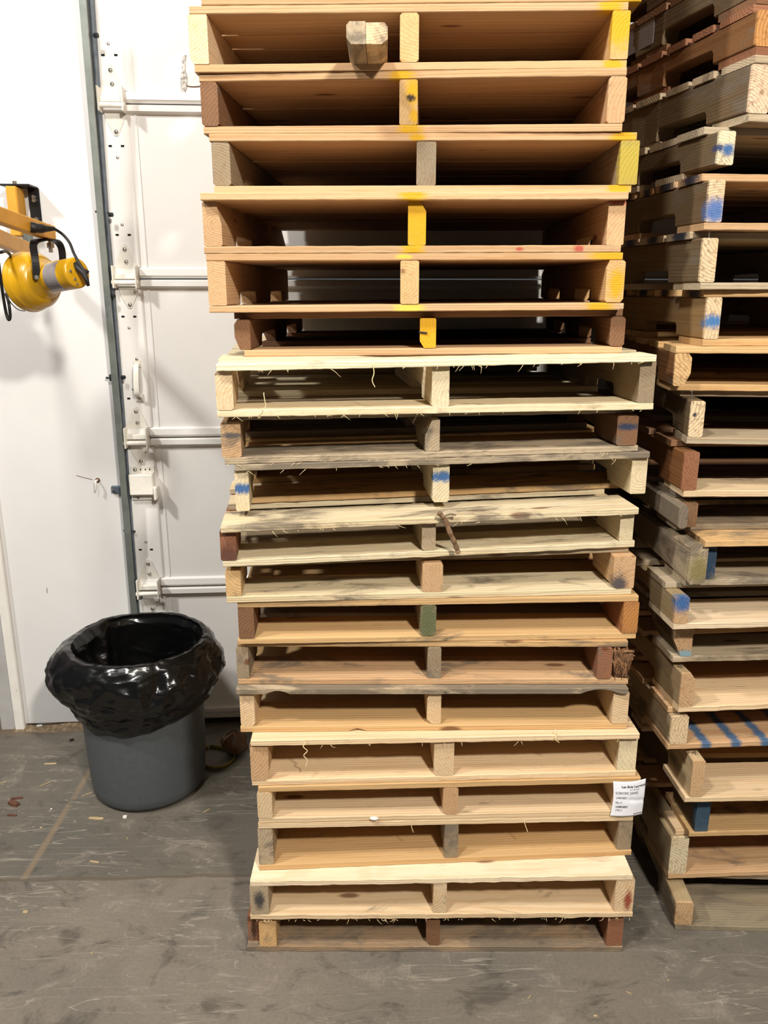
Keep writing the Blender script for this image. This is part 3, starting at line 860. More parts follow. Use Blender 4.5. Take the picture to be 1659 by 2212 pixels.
RIGHT_LABELS = ['brown pallet above the top edge of the photo, highest in the right stack','brown pallet at the very top of the right stack, almost outside the photo',
 'upper right pallet cut by the frame, brown side with a silver sticker', 'brown pallet with orange ringed stringer end near top of right stack',
 'dark speckled pallet with a very pale stringer end in the right stack', 'pallet with bright blue spray on a pale stringer end, upper right stack',
 'pallet with dull blue lower half on its stringer end, right stack', 'pallet with a bent nail over its pale stringer end, right stack',
 'pallet with soft blue band across its stringer end, right stack', 'pallet with chamfered sandy stringer end and exposed deck board ends, right stack',
 'pallet with knotted ringed stringer end below the chamfered one, right stack', 'pallet with orange-red stringer end and gouged side, right stack',
 'grey rotten-sided pallet with a brown second stringer, right stack', 'pallet with decayed corner and dark blue inner stringer, right stack',
 'pallet with blue brushed top half on its stringer end, right stack', 'pallet with slanted pale blue tip on its stringer end, right stack',
 'pallet with rounded top corner on its stringer end, lower right stack', 'pallet with blue diagonal stripes on its bottom board, lower right stack',
 'pallet with plain stringer end and upright nail above blue stringer pallet', 'pallet with a solid dark blue stringer end, lower right stack',
 'pallet with notched deck end piece, second from floor in right stack', 'lowest pallet of the right stack, weathered board on the floor']


def R(D, yaw, x, y, s0, s1, ysm, **k):
    """right stack: x, y = left end and lower edge of the bottom board; s0, s1 = left stringer end"""
    yw = math.radians(yaw)
    A = hit(x, y, D, yw, .8)
    # far end of the lower edge, level with the near end
    d = dict(D=D, yaw=yaw, A=A, x=x, y=y, s=k.pop('s', .3), ysm=ysm, s0=s0, s1=s1)
    d.update(k)
    return d


RIGHT = [
 R(1.97, 8, 1640, -270, 1642, 1684, -320, c=BROWN),  # unseen, added so lamp light does not spill over the stack
 R(1.97, 10, 1650, -118, 1650, 1690, -170, c=BROWN),
 R(1.97, 13, 1634, 8, 1640, 1680, -40, c=BROWN, stk=1),
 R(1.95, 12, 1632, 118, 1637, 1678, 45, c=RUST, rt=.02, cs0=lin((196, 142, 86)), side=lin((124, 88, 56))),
 R(1.95, 13, 1617, 262, 1622, 1664, 190, c=DRIFT, cs0=lin((236, 206, 176)), s=.5, rt=-.005),
 R(1.97, 10, 1545, 373, 1552, 1588, 308, c=DRIFT, cs0=PALE, rb=.14, rt=.05, paint=((BLU, .004, .45, (.020, .03, .014)), ((40, 60, 100), -.016, .5, (.01, .03, .01)))),
 R(1.95, 6, 1520, 497, 1529, 1564, 427, c=TAN, cs0=CREAM, rt=.03, s=.35, paint=(((70, 104, 160), .0, .28, (.03, .03, .030)),), eb=True),
 R(1.95, 7, 1512, 626, 1515, 1548, 560, c=DRIFT, cs0=CREAM, rt=.05, nails=((0, .02, .012, .028),), eb=True),
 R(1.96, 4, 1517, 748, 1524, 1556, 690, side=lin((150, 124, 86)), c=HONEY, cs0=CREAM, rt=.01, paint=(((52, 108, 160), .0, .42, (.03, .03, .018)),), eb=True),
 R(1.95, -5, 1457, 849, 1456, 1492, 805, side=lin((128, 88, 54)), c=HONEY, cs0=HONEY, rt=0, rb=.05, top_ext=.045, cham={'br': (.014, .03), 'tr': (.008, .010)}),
 R(1.93, -5, 1483, 959, 1490, 1521, 905, c=GREY, cs0=CREAM, cb=DRIFT, rt=.09, nails=((0, .01, .03, .02),), paint=(((46, 44, 60), -.006, .62, (.006, .02, .006)),)),
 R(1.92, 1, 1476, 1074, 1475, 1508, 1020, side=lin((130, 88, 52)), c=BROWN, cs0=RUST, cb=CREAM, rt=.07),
 R(1.93, 2, 1470, 1153, 1474, 1506, 1115, c=GREY, cs0=BROWN, s=.7, rt=.05, rb=.03, extra=(.0, .030)),
 R(1.90, 3, 1480, 1266, 1513, 1546, 1220, c=HONEY, cs0=GREY, cb=DRIFT, s=.55, rt=-.03, rot=True, paint=(((36, 60, 84), 0, .5, (.04, .03, .07)),)),
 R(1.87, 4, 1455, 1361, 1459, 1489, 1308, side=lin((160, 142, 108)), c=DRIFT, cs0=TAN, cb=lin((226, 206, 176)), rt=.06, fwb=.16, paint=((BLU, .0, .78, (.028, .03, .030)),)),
 R(1.93, 3, 1453, 1431, 1456, 1496, 1386, c=DRIFT, cs0=TAN, s=.45, rt=.02, cham={'bl': (.022, .045)}, paint=(((128, 160, 170), .010, .05, (.028, .03, .014)),)),
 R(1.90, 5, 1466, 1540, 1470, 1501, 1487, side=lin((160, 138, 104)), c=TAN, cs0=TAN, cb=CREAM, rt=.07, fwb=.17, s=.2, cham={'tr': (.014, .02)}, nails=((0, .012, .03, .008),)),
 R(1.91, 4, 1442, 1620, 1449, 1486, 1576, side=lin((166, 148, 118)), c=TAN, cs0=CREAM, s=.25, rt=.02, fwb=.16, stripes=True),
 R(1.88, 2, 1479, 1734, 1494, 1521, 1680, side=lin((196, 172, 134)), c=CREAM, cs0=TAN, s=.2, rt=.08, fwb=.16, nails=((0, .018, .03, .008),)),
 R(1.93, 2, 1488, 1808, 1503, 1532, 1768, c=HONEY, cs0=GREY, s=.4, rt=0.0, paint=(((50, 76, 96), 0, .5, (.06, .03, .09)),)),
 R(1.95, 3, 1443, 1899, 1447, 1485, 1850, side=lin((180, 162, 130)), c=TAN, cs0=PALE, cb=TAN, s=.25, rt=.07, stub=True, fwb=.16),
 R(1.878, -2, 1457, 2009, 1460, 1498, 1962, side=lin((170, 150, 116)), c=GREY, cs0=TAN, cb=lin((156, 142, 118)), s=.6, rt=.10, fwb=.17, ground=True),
]
for i, s in enumerate(RIGHT):
    if s.get('ground'): s['A'].z = 0.0
for i, s in enumerate(RIGHT):
    yw = math.radians(s['yaw']); A = s['A']; D = s['D']
    cy, sy = math.cos(yw), math.sin(yw)
    Uf = lambda px, py: ((hit(px, py, D, yw, .8).x - A.x) * cy + (hit(px, py, D, yw, .8).y - A.y) * sy)
    u0, u1 = Uf(s['s0'], s['ysm']), Uf(s['s1'], s['ysm'])
    th = u1 - u0
    Wd = 1.016
    zt = A.z + .122 if i == 0 else RIGHT[i - 1]['A'].z
    if i and RIGHT[i - 1]['A'].z - A.z < .09: print('thin', i)
    sp = dict(D=D, yaw=s['yaw'], bot=(s['x'], s['y'], s['x'], s['y']), W=Wd, seed=60 + i * 3, c=s['c'], s=s['s'], ground=s.get('ground', False),
              st=[(u0, th), (Wd / 2 - .02, .04), (Wd - .042, .038)], ym=(0, 0, 0), cs=[s['cs0'] if 'cs0' in s else s['c'], s['c'], s['c']], ct=s.get('ct', s['c']), cb=s.get('cb', s['c']),
              rt=s.get('rt', 0), rb=s.get('rb', 0), fwb=s.get('fwb', .135), botx=(s['x'], s['x']), nails=s.get('nails', ()), label=RIGHT_LABELS[i], ends_blue=s.get('eb'), rough=.0018)
    if 'cham' in s: sp['cham'] = {0: s['cham']}
    sp['paint'] = {'s0': s.get('paint', ())}
    s['sp'] = sp
    # the boards run the full width; their left ends follow the measured points
    lo_, hi_ = (lambda u, z=A.z: z), (lambda u, z=zt: z)

    def build(sp=sp, lo_=lo_, hi_=hi_, s=s, u0=u0, th=th, Wd=Wd):
        D, yaw = sp['D'], math.radians(sp['yaw'])
        A = s['A']
        root = empty('pallet', (A.x, A.y, A.z), yaw)
        tag(root, sp['label'], 'pallet', 'pallets in the right stack')
        cyy = math.cos(yaw)
        L = 1.19
        for u in (0, Wd):
            x0, y0 = A.x + u * cyy, A.y + u * math.sin(yaw)
            L = min(L, (WY - .05 + WK * (x0 - .15) - y0) / cyy)
        if s['yaw'] > 5: L = min(L, .88 if s['yaw'] > 9 else .95)
        H = hi_(0) - A.z
        lo, hi = (lambda u: 0.0), (lambda u: H)
        rn = random.Random(sp['seed'])
        for k, (a, t) in enumerate(sp['st']):
            pts = [(c_, (a + t / 2 + dx, 0, BT + (H - 2 * BT) * fz), r) for c_, dx, fz, r in sp['paint'].get('s%d' % k, ())]
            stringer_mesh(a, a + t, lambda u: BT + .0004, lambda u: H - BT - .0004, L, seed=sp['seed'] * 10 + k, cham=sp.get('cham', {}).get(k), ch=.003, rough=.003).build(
                'stringer', wood('y', tuple(pts), tuple(sp['cs'][0]) if k == 0 else None), root, color=col(s.get('side', lin((112, 94, 70))) if k == 0 else sp['cs'][k], .45 if k == 0 else sp['s'], .05))  # left stringer's side tone: weathering plus shade painted into the colour
        if s.get('extra') is not None:
            a = u0 - .022
            stringer_mesh(a - .008, u0 - .001, lambda u: BT + .012, lambda u: H - BT, .55, v0=-.045, notches=False, seed=5, rough=.008, ch=.006).build('side_plank', wood('y'), root, color=col(GREY, .95))
        if s.get('rot'):
            stringer_mesh(-.005, .040, lambda u: BT + .004, lambda u: H - BT, .7, v0=-.02, notches=False, seed=9, rough=.014, ch=.008).build('rotten_stringer', wood('y', (((124, 112, 72), (.02, -.02, .05), (.03, .03, .04)),)), root, color=col(DRIFT, .9))
        if s.get('stub'):
            board_mesh(.012, .058, .0 + .01, .10, lambda u: H - BT, BT - .0006, .002, seed=3).build('deck_board_stub', wood('x'), root, color=col(CREAM, .3))
        rt, rb = sp['rt'], sp['rb']
        hw = [.12] + [rn.choice((.085, .10, .12, .14)) for _ in range(6)]
        gap = max(.012, (L - rt - sum(hw)) / 6)
        v = rt
        for j, bw in enumerate(hw):
            if v + bw > L + .005: bw = L - v
            if bw < .03: break
            e0 = (u0 - .006 + rn.uniform(-.004, .006)) - s.get('top_ext', 0) * max(0, 1 - j * .25) * .0
            if s.get('stub') and j == 0: e0 = u0 + .055
            pts = []
            if sp['ends_blue']:
                pts.append(((28, 36, 56), (e0, v + bw * .45, H - BT / 2), (.012, .03 + .02 * rn.random(), .03)))
            board_mesh(e0, Wd + rn.uniform(-.006, .006), v, v + bw, lambda u: H - BT, BT - .0004, sp['rough'] if j == 0 else .001, n=30 if j == 0 else 14, seed=sp['seed'] + j * 17).build(
                'deck_board', wood('x', tuple(pts)), root, color=col(sp['ct'] if j == 0 else sp['c'], sp['s']))
            v += bw + gap
        wb = [sp['fwb'], .10, .125, .10, .135]
        pos = [rb, .36, (L - .125) / 2, L - .435, L - .135]
        for j, (v, bw) in enumerate(zip(pos, wb)):
            e0 = 0.0 if j == 0 else min(0, u0) + rn.uniform(0, .010)
            pts = []
            if j == 0 and s.get('stripes'):
                for q in range(5): pts.append(((64, 96, 128), (.105 + q * .082, .05 , BT / 2), (.016, .30, .05)))
            board_mesh(e0, Wd + rn.uniform(-.006, .006), v, v + bw, lambda u: 0.0, BT - .0004, sp['rough'] if j == 0 else .001, n=70 if j == 0 else 14, seed=sp['seed'] + 300 + j * 17).build(
                'bottom_board', wood('x', tuple(pts)), root, color=col(sp['cb'] if j == 0 else sp['c'], sp['s']))
        for k, du, dv, h in sp['nails']:
            u = u0 + du; z = H - BT
            mb = MB(); mb.tube([(u, dv, z - .01), (u - .001, dv, z + h * .5), (u - .004, dv - .002, z + h)], .0013, 6)
            mb.cyl((u - .004, dv - .002, z + h), (u - .0042, dv - .002, z + h + .0015), .0038, 10)
            mb.build('nail', M['nail'], root)
        if s.get('stk'):
            mb = MB(); mb.box(u0 - .0012, u0 - .0002, .42, .56, BT + .015, BT + .075); mb.build('sticker', M['sticker'], root)
        return root
    s['root'] = build()

# ------------------------------------------------------------------ things on and in the front stack
# lumber offcut in the second pallet
P1 = MAIN[3]['_']
z0 = hit(790, 138, 1.97, 0).z
xa, xb = hit(748, 120, 1.82).x, hit(838, 120, 1.82).x
t = empty('lumber_offcut', ((xa + xb) / 2, 1.825, z0)); tag(t, 'grey double lumber offcut jutting out of the second highest front pallet', 'wood offcut')
wd = (xb - xa)
for k, (a, b_, h, c_) in enumerate(((-.5, -.03, .042, DRIFT), (-.03, .5, .040, CREAM))):
    a0, a1 = a * wd + .0004, b_ * wd - .0004
    rings = []
    for v in (0, .004, .10, .30, .42):
        c = .008 if v > 0 else .010
        R_ = _ring(a0, a1, .001, h, .001)
        if k == 0: R_[7] = (a0, .012); R_[0] = (a0 + .009, .001); R_[5] = (a0 + .006, h); R_[6] = (a0, h - .007)
        else: R_[1] = (a1 - .012, .001); R_[2] = (a1, .010); R_[3] = (a1, h - .008); R_[4] = (a1 - .007, h)
        rings.append([(q, v, z) for q, z in R_])
    MB().loft(rings).build('lumber_piece', wood('y'), t, color=col(c_, .55, .03))

# broken stick leaning at the centre of the tenth pallet
def at_pallet(i, px, py, off=0.0):
    return hit(px, py, MAIN[i]['D'] - off, math.radians(MAIN[i]['yaw']), .1)


t = empty('broken_stick', at_pallet(12, 990, 1190, .03)); tag(t, 'thin broken brown stick leaning between two pale pallets', 'stick')
o_ = t.location
pts = [at_pallet(12, 947, 1108, .035) - o_, at_pallet(12, 960, 1120, .035) - o_, at_pallet(12, 972, 1150, .035) - o_, at_pallet(12, 985, 1180, .03) - o_, at_pallet(12, 990, 1195, .03) - o_]
mb = MB(); mb.tube(smooth_curve(pts, 5), .0062, 7, [1 + .16 * math.sin(k * 2.1) for k in range(21)]); mb.build('stick', M['stick'], t)
pts = [at_pallet(12, 958, 1112, .035) - o_, at_pallet(12, 972, 1107, .035) - o_, at_pallet(12, 985, 1110, .035) - o_]
mb = MB(); mb.tube(smooth_curve(pts, 5), .0065, 7); mb.build('side_twig', wood('x'), t, color=col(DRIFT, .4))

# hanging shreds of bark fibre
def strand(i, pts, r, label, mat='fibre'):
    fo = .001 - MAIN[i].get('rt', 0)
    a = at_pallet(i, pts[0][0], pts[0][1] - 5, fo)
    P = [Vector((0, 0, 0))] + [at_pallet(i, x, y, fo + .002 + .002 * math.sin(k)) - a for k, (x, y) in enumerate(pts)]
    o = MB().tube(smooth_curve(P, 4), r, 5).build('wood_fibre', M[mat])
    o.location = a
    tag(o, label, 'wood fibre', 'wood fibres hanging from the boards')


strand(9, ((806, 790), (808, 806), (804, 822), (810, 836)), .0011, 'pale fibre hanging under the topmost whitish board, left of centre')
strand(9, ((570, 853), (572, 865), (574, 878), (566, 886)), .0010, 'pale fibre curl at the left on the bottom board of a whitish pallet')
strand(17, ((661, 1602), (655, 1613), (664, 1622), (656, 1632), (664, 1642), (660, 1656)), .0012, 'zigzag fibre hanging in the left bay of a cream pallet')
strand(17, ((1200, 1580), (1204, 1588), (1198, 1596), (1208, 1604)), .0010, 'curly fibre hanging in the right bay of a cream pallet')
strand(19, ((1133, 1776), (1136, 1786), (1140, 1797)), .0010, 'straight short fibre hanging in the right bay of a low pallet')
strand(19, ((888, 1778), (889, 1786), (893, 1798)), .0009, 'tiny fibre hanging in the left bay of a low pallet')

# shattered splinters: part of the thirteenth pallet
P13 = MAIN[15]['_']
mb = MB(); rn = random.Random(4)
zc0, zc1 = P13['lo'](.9) + BT, P13['hi'](.9) - BT
u_a, u_b = P13['sts'][2][1], P13['U'](1362, 1430)
for k in range(46):
    u = u_a + .004 + (u_b - u_a) * rn.random() ** 1.5 * .75
    zt = zc1 - rn.random() * .03
    P = [(u, .03 * rn.random(), zt), (u + rn.uniform(-.004, .012), -.006 * rn.random(), zt - .03), (u + rn.uniform(-.002, .022), .01 * rn.random(), zt - .045 - .03 * rn.random())]
    mb.tube(smooth_curve(P, 3), .0022 + .0015 * rn.random(), 5, [1, 1, .9, .8, .6, .4, .2])
for k in range(14):
    z = zc1 - .012 - .014 * rn.random()
    P = [(u_a + .002, .01, z), (u_a + .03, -.002 * k % .01, z + rn.uniform(-.006, .006)), (u_a + .045 + .012 * rn.random(), .0, z + rn.uniform(-.01, .012))]
    mb.tube(smooth_curve(P, 3), .0032, 5, [1, 1, 1, 1, .9, .8, .6])
mb.build('splintered_wood', M['fibre_brown'], P13['root'])['kind'] = 'stuff'
# nail-sized splits and a nail on the second-lowest of the tan pallets
P6 = MAIN[8]['_']
a = P6['U'](905, 712)
mb = MB(); mb.cyl((a, -.003, P6['lo'](a) + .055), (a + .02, -.004, P6['lo'](a) + .053), .0022, 6); mb.build('nail', M['black'], P6['root'])
# extra recessed stringer at the left of the lowest pallet
P19 = MAIN[21]['_']
u0, u1 = P19['U'](533, 2018), P19['U'](559, 2018)
stringer_mesh(u0, u1, lambda u: P19['lo'](u) + BT, lambda u: P19['hi'](u) - BT, P19['L'], v0=.02, seed=77).build('stringer', wood('y', (((60, 38, 24), ((u0 + u1) / 2, .02, .06), (.008, .03, .05)),)), P19['root'], color=col(RUST, .5))
# end of a second deck board peeping out at the right
for i, px0, px1, py, off in ((7, 1338, 1350, 660, .0), (16, 1353, 1367, 1566, .0)):
    q = MAIN[i]['_']
    u0, u1 = q['U'](px0, py), q['U'](px1, py)
    board_mesh(u0, u1, .01, .10, lambda u: q['lo'](u) + .0015, BT * .8, .001, n=4).build('board_end', wood('x'), q['root'], color=col(CREAM, .2))

# small white scrap lying on a bottom board
p = at_pallet(18, 808, 1768, .004)
mb = MB(); mb.lathe([(.002, -.004), (.009, -.002), (.010, .002), (.004, .006)], 9)
o = mb.build('foam_scrap', M['white_bit']); o.location = p; o.scale = (1.2, .7, .7)
tag(o, 'tiny white scrap stuck on the edge of a cream board, left of centre', 'scrap')

# ------------------------------------------------------------------ paper tag
TL, TR, BL = at_pallet(18, 1323, 1687, .004), at_pallet(18, 1395, 1684, .004), at_pallet(18, 1326, 1762, .004)
pw, ph = (TR - TL).length, (TL - BL).length
tagO = empty('paper_tag', (TL.x, TL.y, TL.z), math.radians(2)); tag(tagO, 'white printed paper tag stapled to the right end of a pallet', 'label')


def bend(x, z):          # sheet local x right, z up from the top edge; gentle waves away from the board
    s, q = x / pw, -z / ph
    d = -.002 - .003 * math.sin(math.pi * s * 1.3) + .010 * max(0, s - .72) ** 1.3 * (1 + q) - .0015 * math.sin(q * 4.2)
    d += .0025 * math.exp(-((q - .52 - .12 * (s - .6)) / .05) ** 2) * (1 if s > .5 else s)
    dx = .004 * math.sin(q * 3.0) * (1 - s) + .001
    dz = .004 * max(0, s - .7) * (1 - q) * 6 * .5 - .002 * math.sin(q * math.pi) * s
    return Vector((x + dx, d, z + dz))


mb = MB(); nx, nz = 26, 26
vs = [bend(pw * a / nx, -ph * b_ / nz) for b_ in range(nz + 1) for a in range(nx + 1)]
vs2 = [q + Vector((0, .0003, 0)) for q in vs]
n0 = (nx + 1)
fs = [(b_ * n0 + a, b_ * n0 + a + 1, (b_ + 1) * n0 + a + 1, (b_ + 1) * n0 + a) for b_ in range(nz) for a in range(nx)]
NV = len(vs)
fs2 = [tuple(NV + k for k in reversed(f)) for f in fs]
side = []
for a in range(nx): side += [(a, NV + a, NV + a + 1, a + 1), (nz * n0 + a, nz * n0 + a + 1, NV + nz * n0 + a + 1, NV + nz * n0 + a)]
for b_ in range(nz): side += [(b_ * n0, (b_ + 1) * n0, NV + (b_ + 1) * n0, NV + b_ * n0), (b_ * n0 + nx, NV + b_ * n0 + nx, NV + (b_ + 1) * n0 + nx, (b_ + 1) * n0 + nx)]
mb.add(vs + vs2, fs + fs2 + side)
mb.build('paper_sheet', M['paper'], tagO, True)


def text(s, x, z, size, sx=1.0, bold=0.0):
    cu = bpy.data.curves.new('t', 'FONT'); cu.body = s; cu.size = size; cu.offset = bold; cu.fill_mode = 'FRONT'
    ob = bpy.data.objects.new('t', cu); COL.objects.link(ob)
    bpy.context.view_layer.update()
    me = bpy.data.meshes.new_from_object(ob.evaluated_get(bpy.context.evaluated_depsgraph_get()))
    bpy.data.objects.remove(ob)
    for v in me.vertices:
        p = bend(x + v.co.x * sx, z + v.co.y)
        v.co = p + Vector((0, -.0006, 0))
    me.materials.append(M['ink'])
    o = bpy.data.objects.new('printed_line', me); COL.objects.link(o); o.parent = tagO
    return o


text('Les Bois Laurentien', pw * .24, -ph * .165, ph * .088, 1.02, .00022)
text('514-748-2028', pw * .50, -ph * .235, ph * .042, 1.05)
text('SCIENTIFIC GAMES', pw * .06, -ph * .345, ph * .098, .72)
text('LH48X40SO', pw * .08, -ph * .475, ph * .080, .66)
text('Pile 17', pw * .08, -ph * .615, ph * .085, .72)
text('LH48X40SO', pw * .10, -ph * .735, ph * .088, .68, .00015)
text('17781-2', pw * .10, -ph * .835, ph * .080, .68)
text('30 09/09/2017', pw * .70, -ph * .955, ph * .055, .78, .00018)

# ------------------------------------------------------------------ bin with liner
cc = floor_pt(322, 1752); bx, by = hit(322, 1700, 2.62).x, 2.62
bx = -.850
by = 2.585
binO = empty('waste_bin', (bx, by, 0)); tag(binO, 'round grey plastic waste bin standing before the white door', 'bin')
HR = .562
mb = MB()
seg = 72
prof = [(.0, .004), (.162, .004), (.186, .008), (.196, .024), (.199, .05), (.204, .16), (.212, .40), (.219, .53), (.227, .538), (.229, HR), (.226, HR + .002), (.222, HR - .004), (.214, .50), (.203, .3), (.190, .03), (.0, .02)]
prof[0] = (.001, .004); prof[-1] = (.001, .02)
mb.lathe(prof, seg)
mb.build('bin_body', M['can'], binO, True)
# the liner is its own thing: it hangs in and over the rim
linO = None
mb = MB()
seg = 220
path = [(.08, .16, .004), (.17, .18, .006), (.188, .30, .010), (.198, .42, .012), (.203, .48, .012), (.209, .530, .008), (.222, HR + .006, .003), (.232, HR + .006, .003), (.243, HR - .010, .008),
        (.258, HR - .045, .014), (.264, HR - .08, .018), (.263, HR - .115, .018), (.254, HR - .145, .015), (.242, HR - .170, .012), (.232, HR - .188, .010), (.230, HR - .205, .009), (.231, HR - .222, .009), (.226, HR - .236, .007), (.220, HR - .246, .004)]
fine = []
for k in range(len(path) - 1):
    for q in range(4):
        t_ = q / 4
        fine.append(tuple(path[k][m] * (1 - t_) + path[k + 1][m] * t_ for m in range(3)))
fine.append(path[-1])
rings = []
for k, (r, z, am) in enumerate(fine):
    ring = []
    s = k / (len(fine) - 1)
    for j in range(seg):
        a = 2 * math.pi * j / seg
        ca, sa = math.cos(a), math.sin(a)
        # bulge is fuller at the left and right of the view
        out = max(0, s - .35)
        big = noise.noise(Vector((ca * 1.3, sa * 1.3, s * 2.0)))
        rid = 1 - 2 * abs(noise.noise(Vector((ca * 3.1 + 5, sa * 3.1, s * 7 + ca * 1.2))))
        rid2 = 1 - 2 * abs(noise.noise(Vector((ca * 5.0 + 2 + s * 3, sa * 5.0, s * 16 + 1.5 * sa))))
        fold = 1 - 2 * abs(noise.noise(Vector((ca * 4 + 8, sa * 4, s * 1.2))))
        d = am * (.7 * big + .85 * rid + .5 * rid2 * (1 if s > .4 else .3) + (.7 * fold if s < .33 else 0))
        lobe = 0
        if s > .36:
            lobe = .024 * max(0, math.cos(a - math.radians(188))) ** 2 * math.sin(min(1, (s - .36) / .5) * math.pi) + .006 * max(0, math.cos(a)) ** 2 * math.sin(min(1, (s - .36) / .5) * math.pi)
        if s < .36:           # gathered plastic standing inside the left side of the rim
            d -= .035 * max(0, math.cos(a - math.radians(165))) ** 6 * max(0, math.sin(math.pi * s / .36)) * (1 + rid)
        dz = .006 * noise.noise(Vector((ca * 3, sa * 3, s * 4))) * (1 if s > .36 else .4)
        if .30 < s < .46: dz += .004 * noise.noise(Vector((ca * 7, sa * 7, 3)))
        if s > .6: dz += .018 * (s - .6) / .4 * (noise.noise(Vector((ca * 1.1 + 3, sa * 1.1, 0)))) + (.030 * max(0, -sa) * 0 + .022 * max(0, ca) * (s - .6) / .4)
        rr = max(r + d + lobe, .03)
        if s > .36: rr = max(rr, .2310 if z > .5 else .2150 - max(0, .45 - z) * .03)
        else: rr = min(rr, .218 if z > .54 else (.208 if z > .4 else .192 + (z - .2) * .06))
        ring.append((rr * ca, rr * sa, z + dz))
    rings.append(ring)
mb.loft(rings, cap=False)
mb.f.append(tuple(range(seg - 1, -1, -1)))
lin_o = mb.build('bin_liner', M['bag'], None, True)
lin_o.location = (bx, by, 0)
md = lin_o.modifiers.new('s', 'SOLIDIFY'); md.thickness = .0008
tag(lin_o, 'shiny black bin liner draped over the rim of the grey bin', 'bin liner')

# pouch and strap on the floor behind the bin
p = floor_pt(500, 1612); p.x = -.69 + .03
mb = MB()
rings = []
for k in range(13):
    s = k / 12
    ring = []
    for j in range(22):
        a = 2 * math.pi * j / 22
        r = (.045 * math.sin(math.pi * min(1, .12 + s * .88)) ** .6) * (1 + .25 * noise.noise(Vector((math.cos(a) * 2, math.sin(a) * 2, s * 3))))
        ring.append((r * math.cos(a) * 1.15, r * math.sin(a) * .6, .002 + .095 * s + .006 * math.sin(3 * a)*s))
    rings.append(ring)
mb.loft(rings)
q0 = floor_pt(505, 1640)
po = mb.build('plastic_pouch', M['pouch'], None, True); po.location = (q0.x + .00, q0.y + .03, .006)
tag(po, 'crumpled brown plastic pouch lying on the floor behind the bin', 'pouch')
c0 = floor_pt(446, 1640)
pts = [floor_pt(a, b_, .006) for a, b_ in ((452, 1616), (470, 1617), (488, 1622), (503, 1632), (505, 1640), (496, 1650), (480, 1658), (462, 1660), (448, 1657), (436, 1648), (432, 1634), (440, 1620), (450, 1617))]
mb = MB(); cv = smooth_curve(pts, 6)
rings = []
for k, q in enumerate(cv):
    t_ = (cv[min(k + 1, len(cv) - 1)] - cv[max(k - 1, 0)]).normalized(); nrm = Vector((-t_.y, t_.x, 0))
    lean = nrm * .004
    rings.append([q - lean * .5 + Vector((0, 0, -.004)), q + nrm * .0015 + Vector((0, 0, -.004)), q + lean + nrm * .0015 + Vector((0, 0, .012)), q + lean - nrm * .001 + Vector((0, 0, .012))])
mb.loft(rings)
tag(mb.build('strap_loop', M['strap'], None, True), 'yellow-green looped strap on the floor between bin and front stack', 'strap')

# ------------------------------------------------------------------ dock lamp on its arm
def L3(px, py, D): return hit(px, py, D)


lampO = empty('dock_lamp', wall_pt(50, 440)); tag(lampO, 'yellow swing-arm dock lamp with black yoke mounted on the wall', 'lamp')
lo = lampO.location


def LB(mb, name, mat, sm=False, parent=None):
    mb.v = [tuple(Vector(v) - lo) for v in mb.v]
    return mb.build(name, M[mat], parent or lampO, sm)


STK = 0
# wall bracket: backplate and top lug
p = wl(66, 440, .0)
mb = MB(); mb.box(p.x - .004, p.x + .034, -.010, 0, wl(66, 484).z, wl(66, 405).z, Mwall, bev=.003)
mb.box(p.x - .066, p.x + .030, -.085, 0, wl(66, 405).z - .004, wl(66, 405).z + .002, Mwall, bev=.001)
mb.box(p.x - .010, p.x + .034, -.085, 0, wl(66, 484).z - .006, wl(66, 484).z + .0, Mwall, bev=.001)
br = LB(mb, 'wall_bracket', 'black')
mb = MB()
for zz in (426, 433, 474):
    q = wl(66, zz, .01); mb.cyl(Mwall @ Vector((p.x + .018, -.010, q.z)), Mwall @ Vector((p.x + .018, -.017, q.z)), .007, 12)
mb.cyl(Mwall @ Vector((p.x - .028, -.05, wl(66, 405).z)), Mwall @ Vector((p.x - .028, -.05, wl(66, 405).z + .014)), .008, 12)
LB(mb, 'bolt', 'chrome')
mb = MB(); mb.box(p.x - .048, p.x - .010, -.095, -.02, wl(40, 512, .05).z, wl(66, 405).z - .006, Mwall, bev=.004)
LB(mb, 'pivot_post', 'yellow_matt')
mb = MB(); mb.box(p.x - .016, p.x + .012, -.075, -.045, wl(58, 535, .06).z, wl(58, 500, .06).z, Mwall, bev=.003)
LB(mb, 'pivot_sleeve', 'galv')


def beam(mb, a, b_, wd, ht):
    a, b_ = Vector(a), Vector(b_)
    d = (b_ - a).normalized(); s = d.cross(Vector((0, 0, 1))).normalized(); u = s.cross(d)
    rings = []
    for q in (a, b_):
        rings.append([q + s * (x * wd / 2) + u * (z * ht / 2) for x, z in ((-1, -.86), (-.86, -1), (.86, -1), (1, -.86), (1, .86), (.86, 1), (-.86, 1), (-1, .86))])
    mb.loft(rings)


Pend = L3(106, 503, 2.50)
Pfar = L3(-150, 415, 1.95)
mb = MB(); beam(mb, Pend + (Pend - Pfar).normalized() * .01, Pfar, .03, .040); LB(mb, 'outer_arm', 'yellow_matt')
Q0 = L3(62, 541, 2.86); Q1 = L3(-150, 455, 2.02)
mb = MB(); beam(mb, Q0, Q1, .03, .046); LB(mb, 'inner_arm', 'yellow_matt')
mb = MB(); mb.cyl(Q1 - Vector((0, 0, .05)), Pfar + Vector((0, 0, .04)), .014, 14); LB(mb, 'elbow_pin', 'chrome')
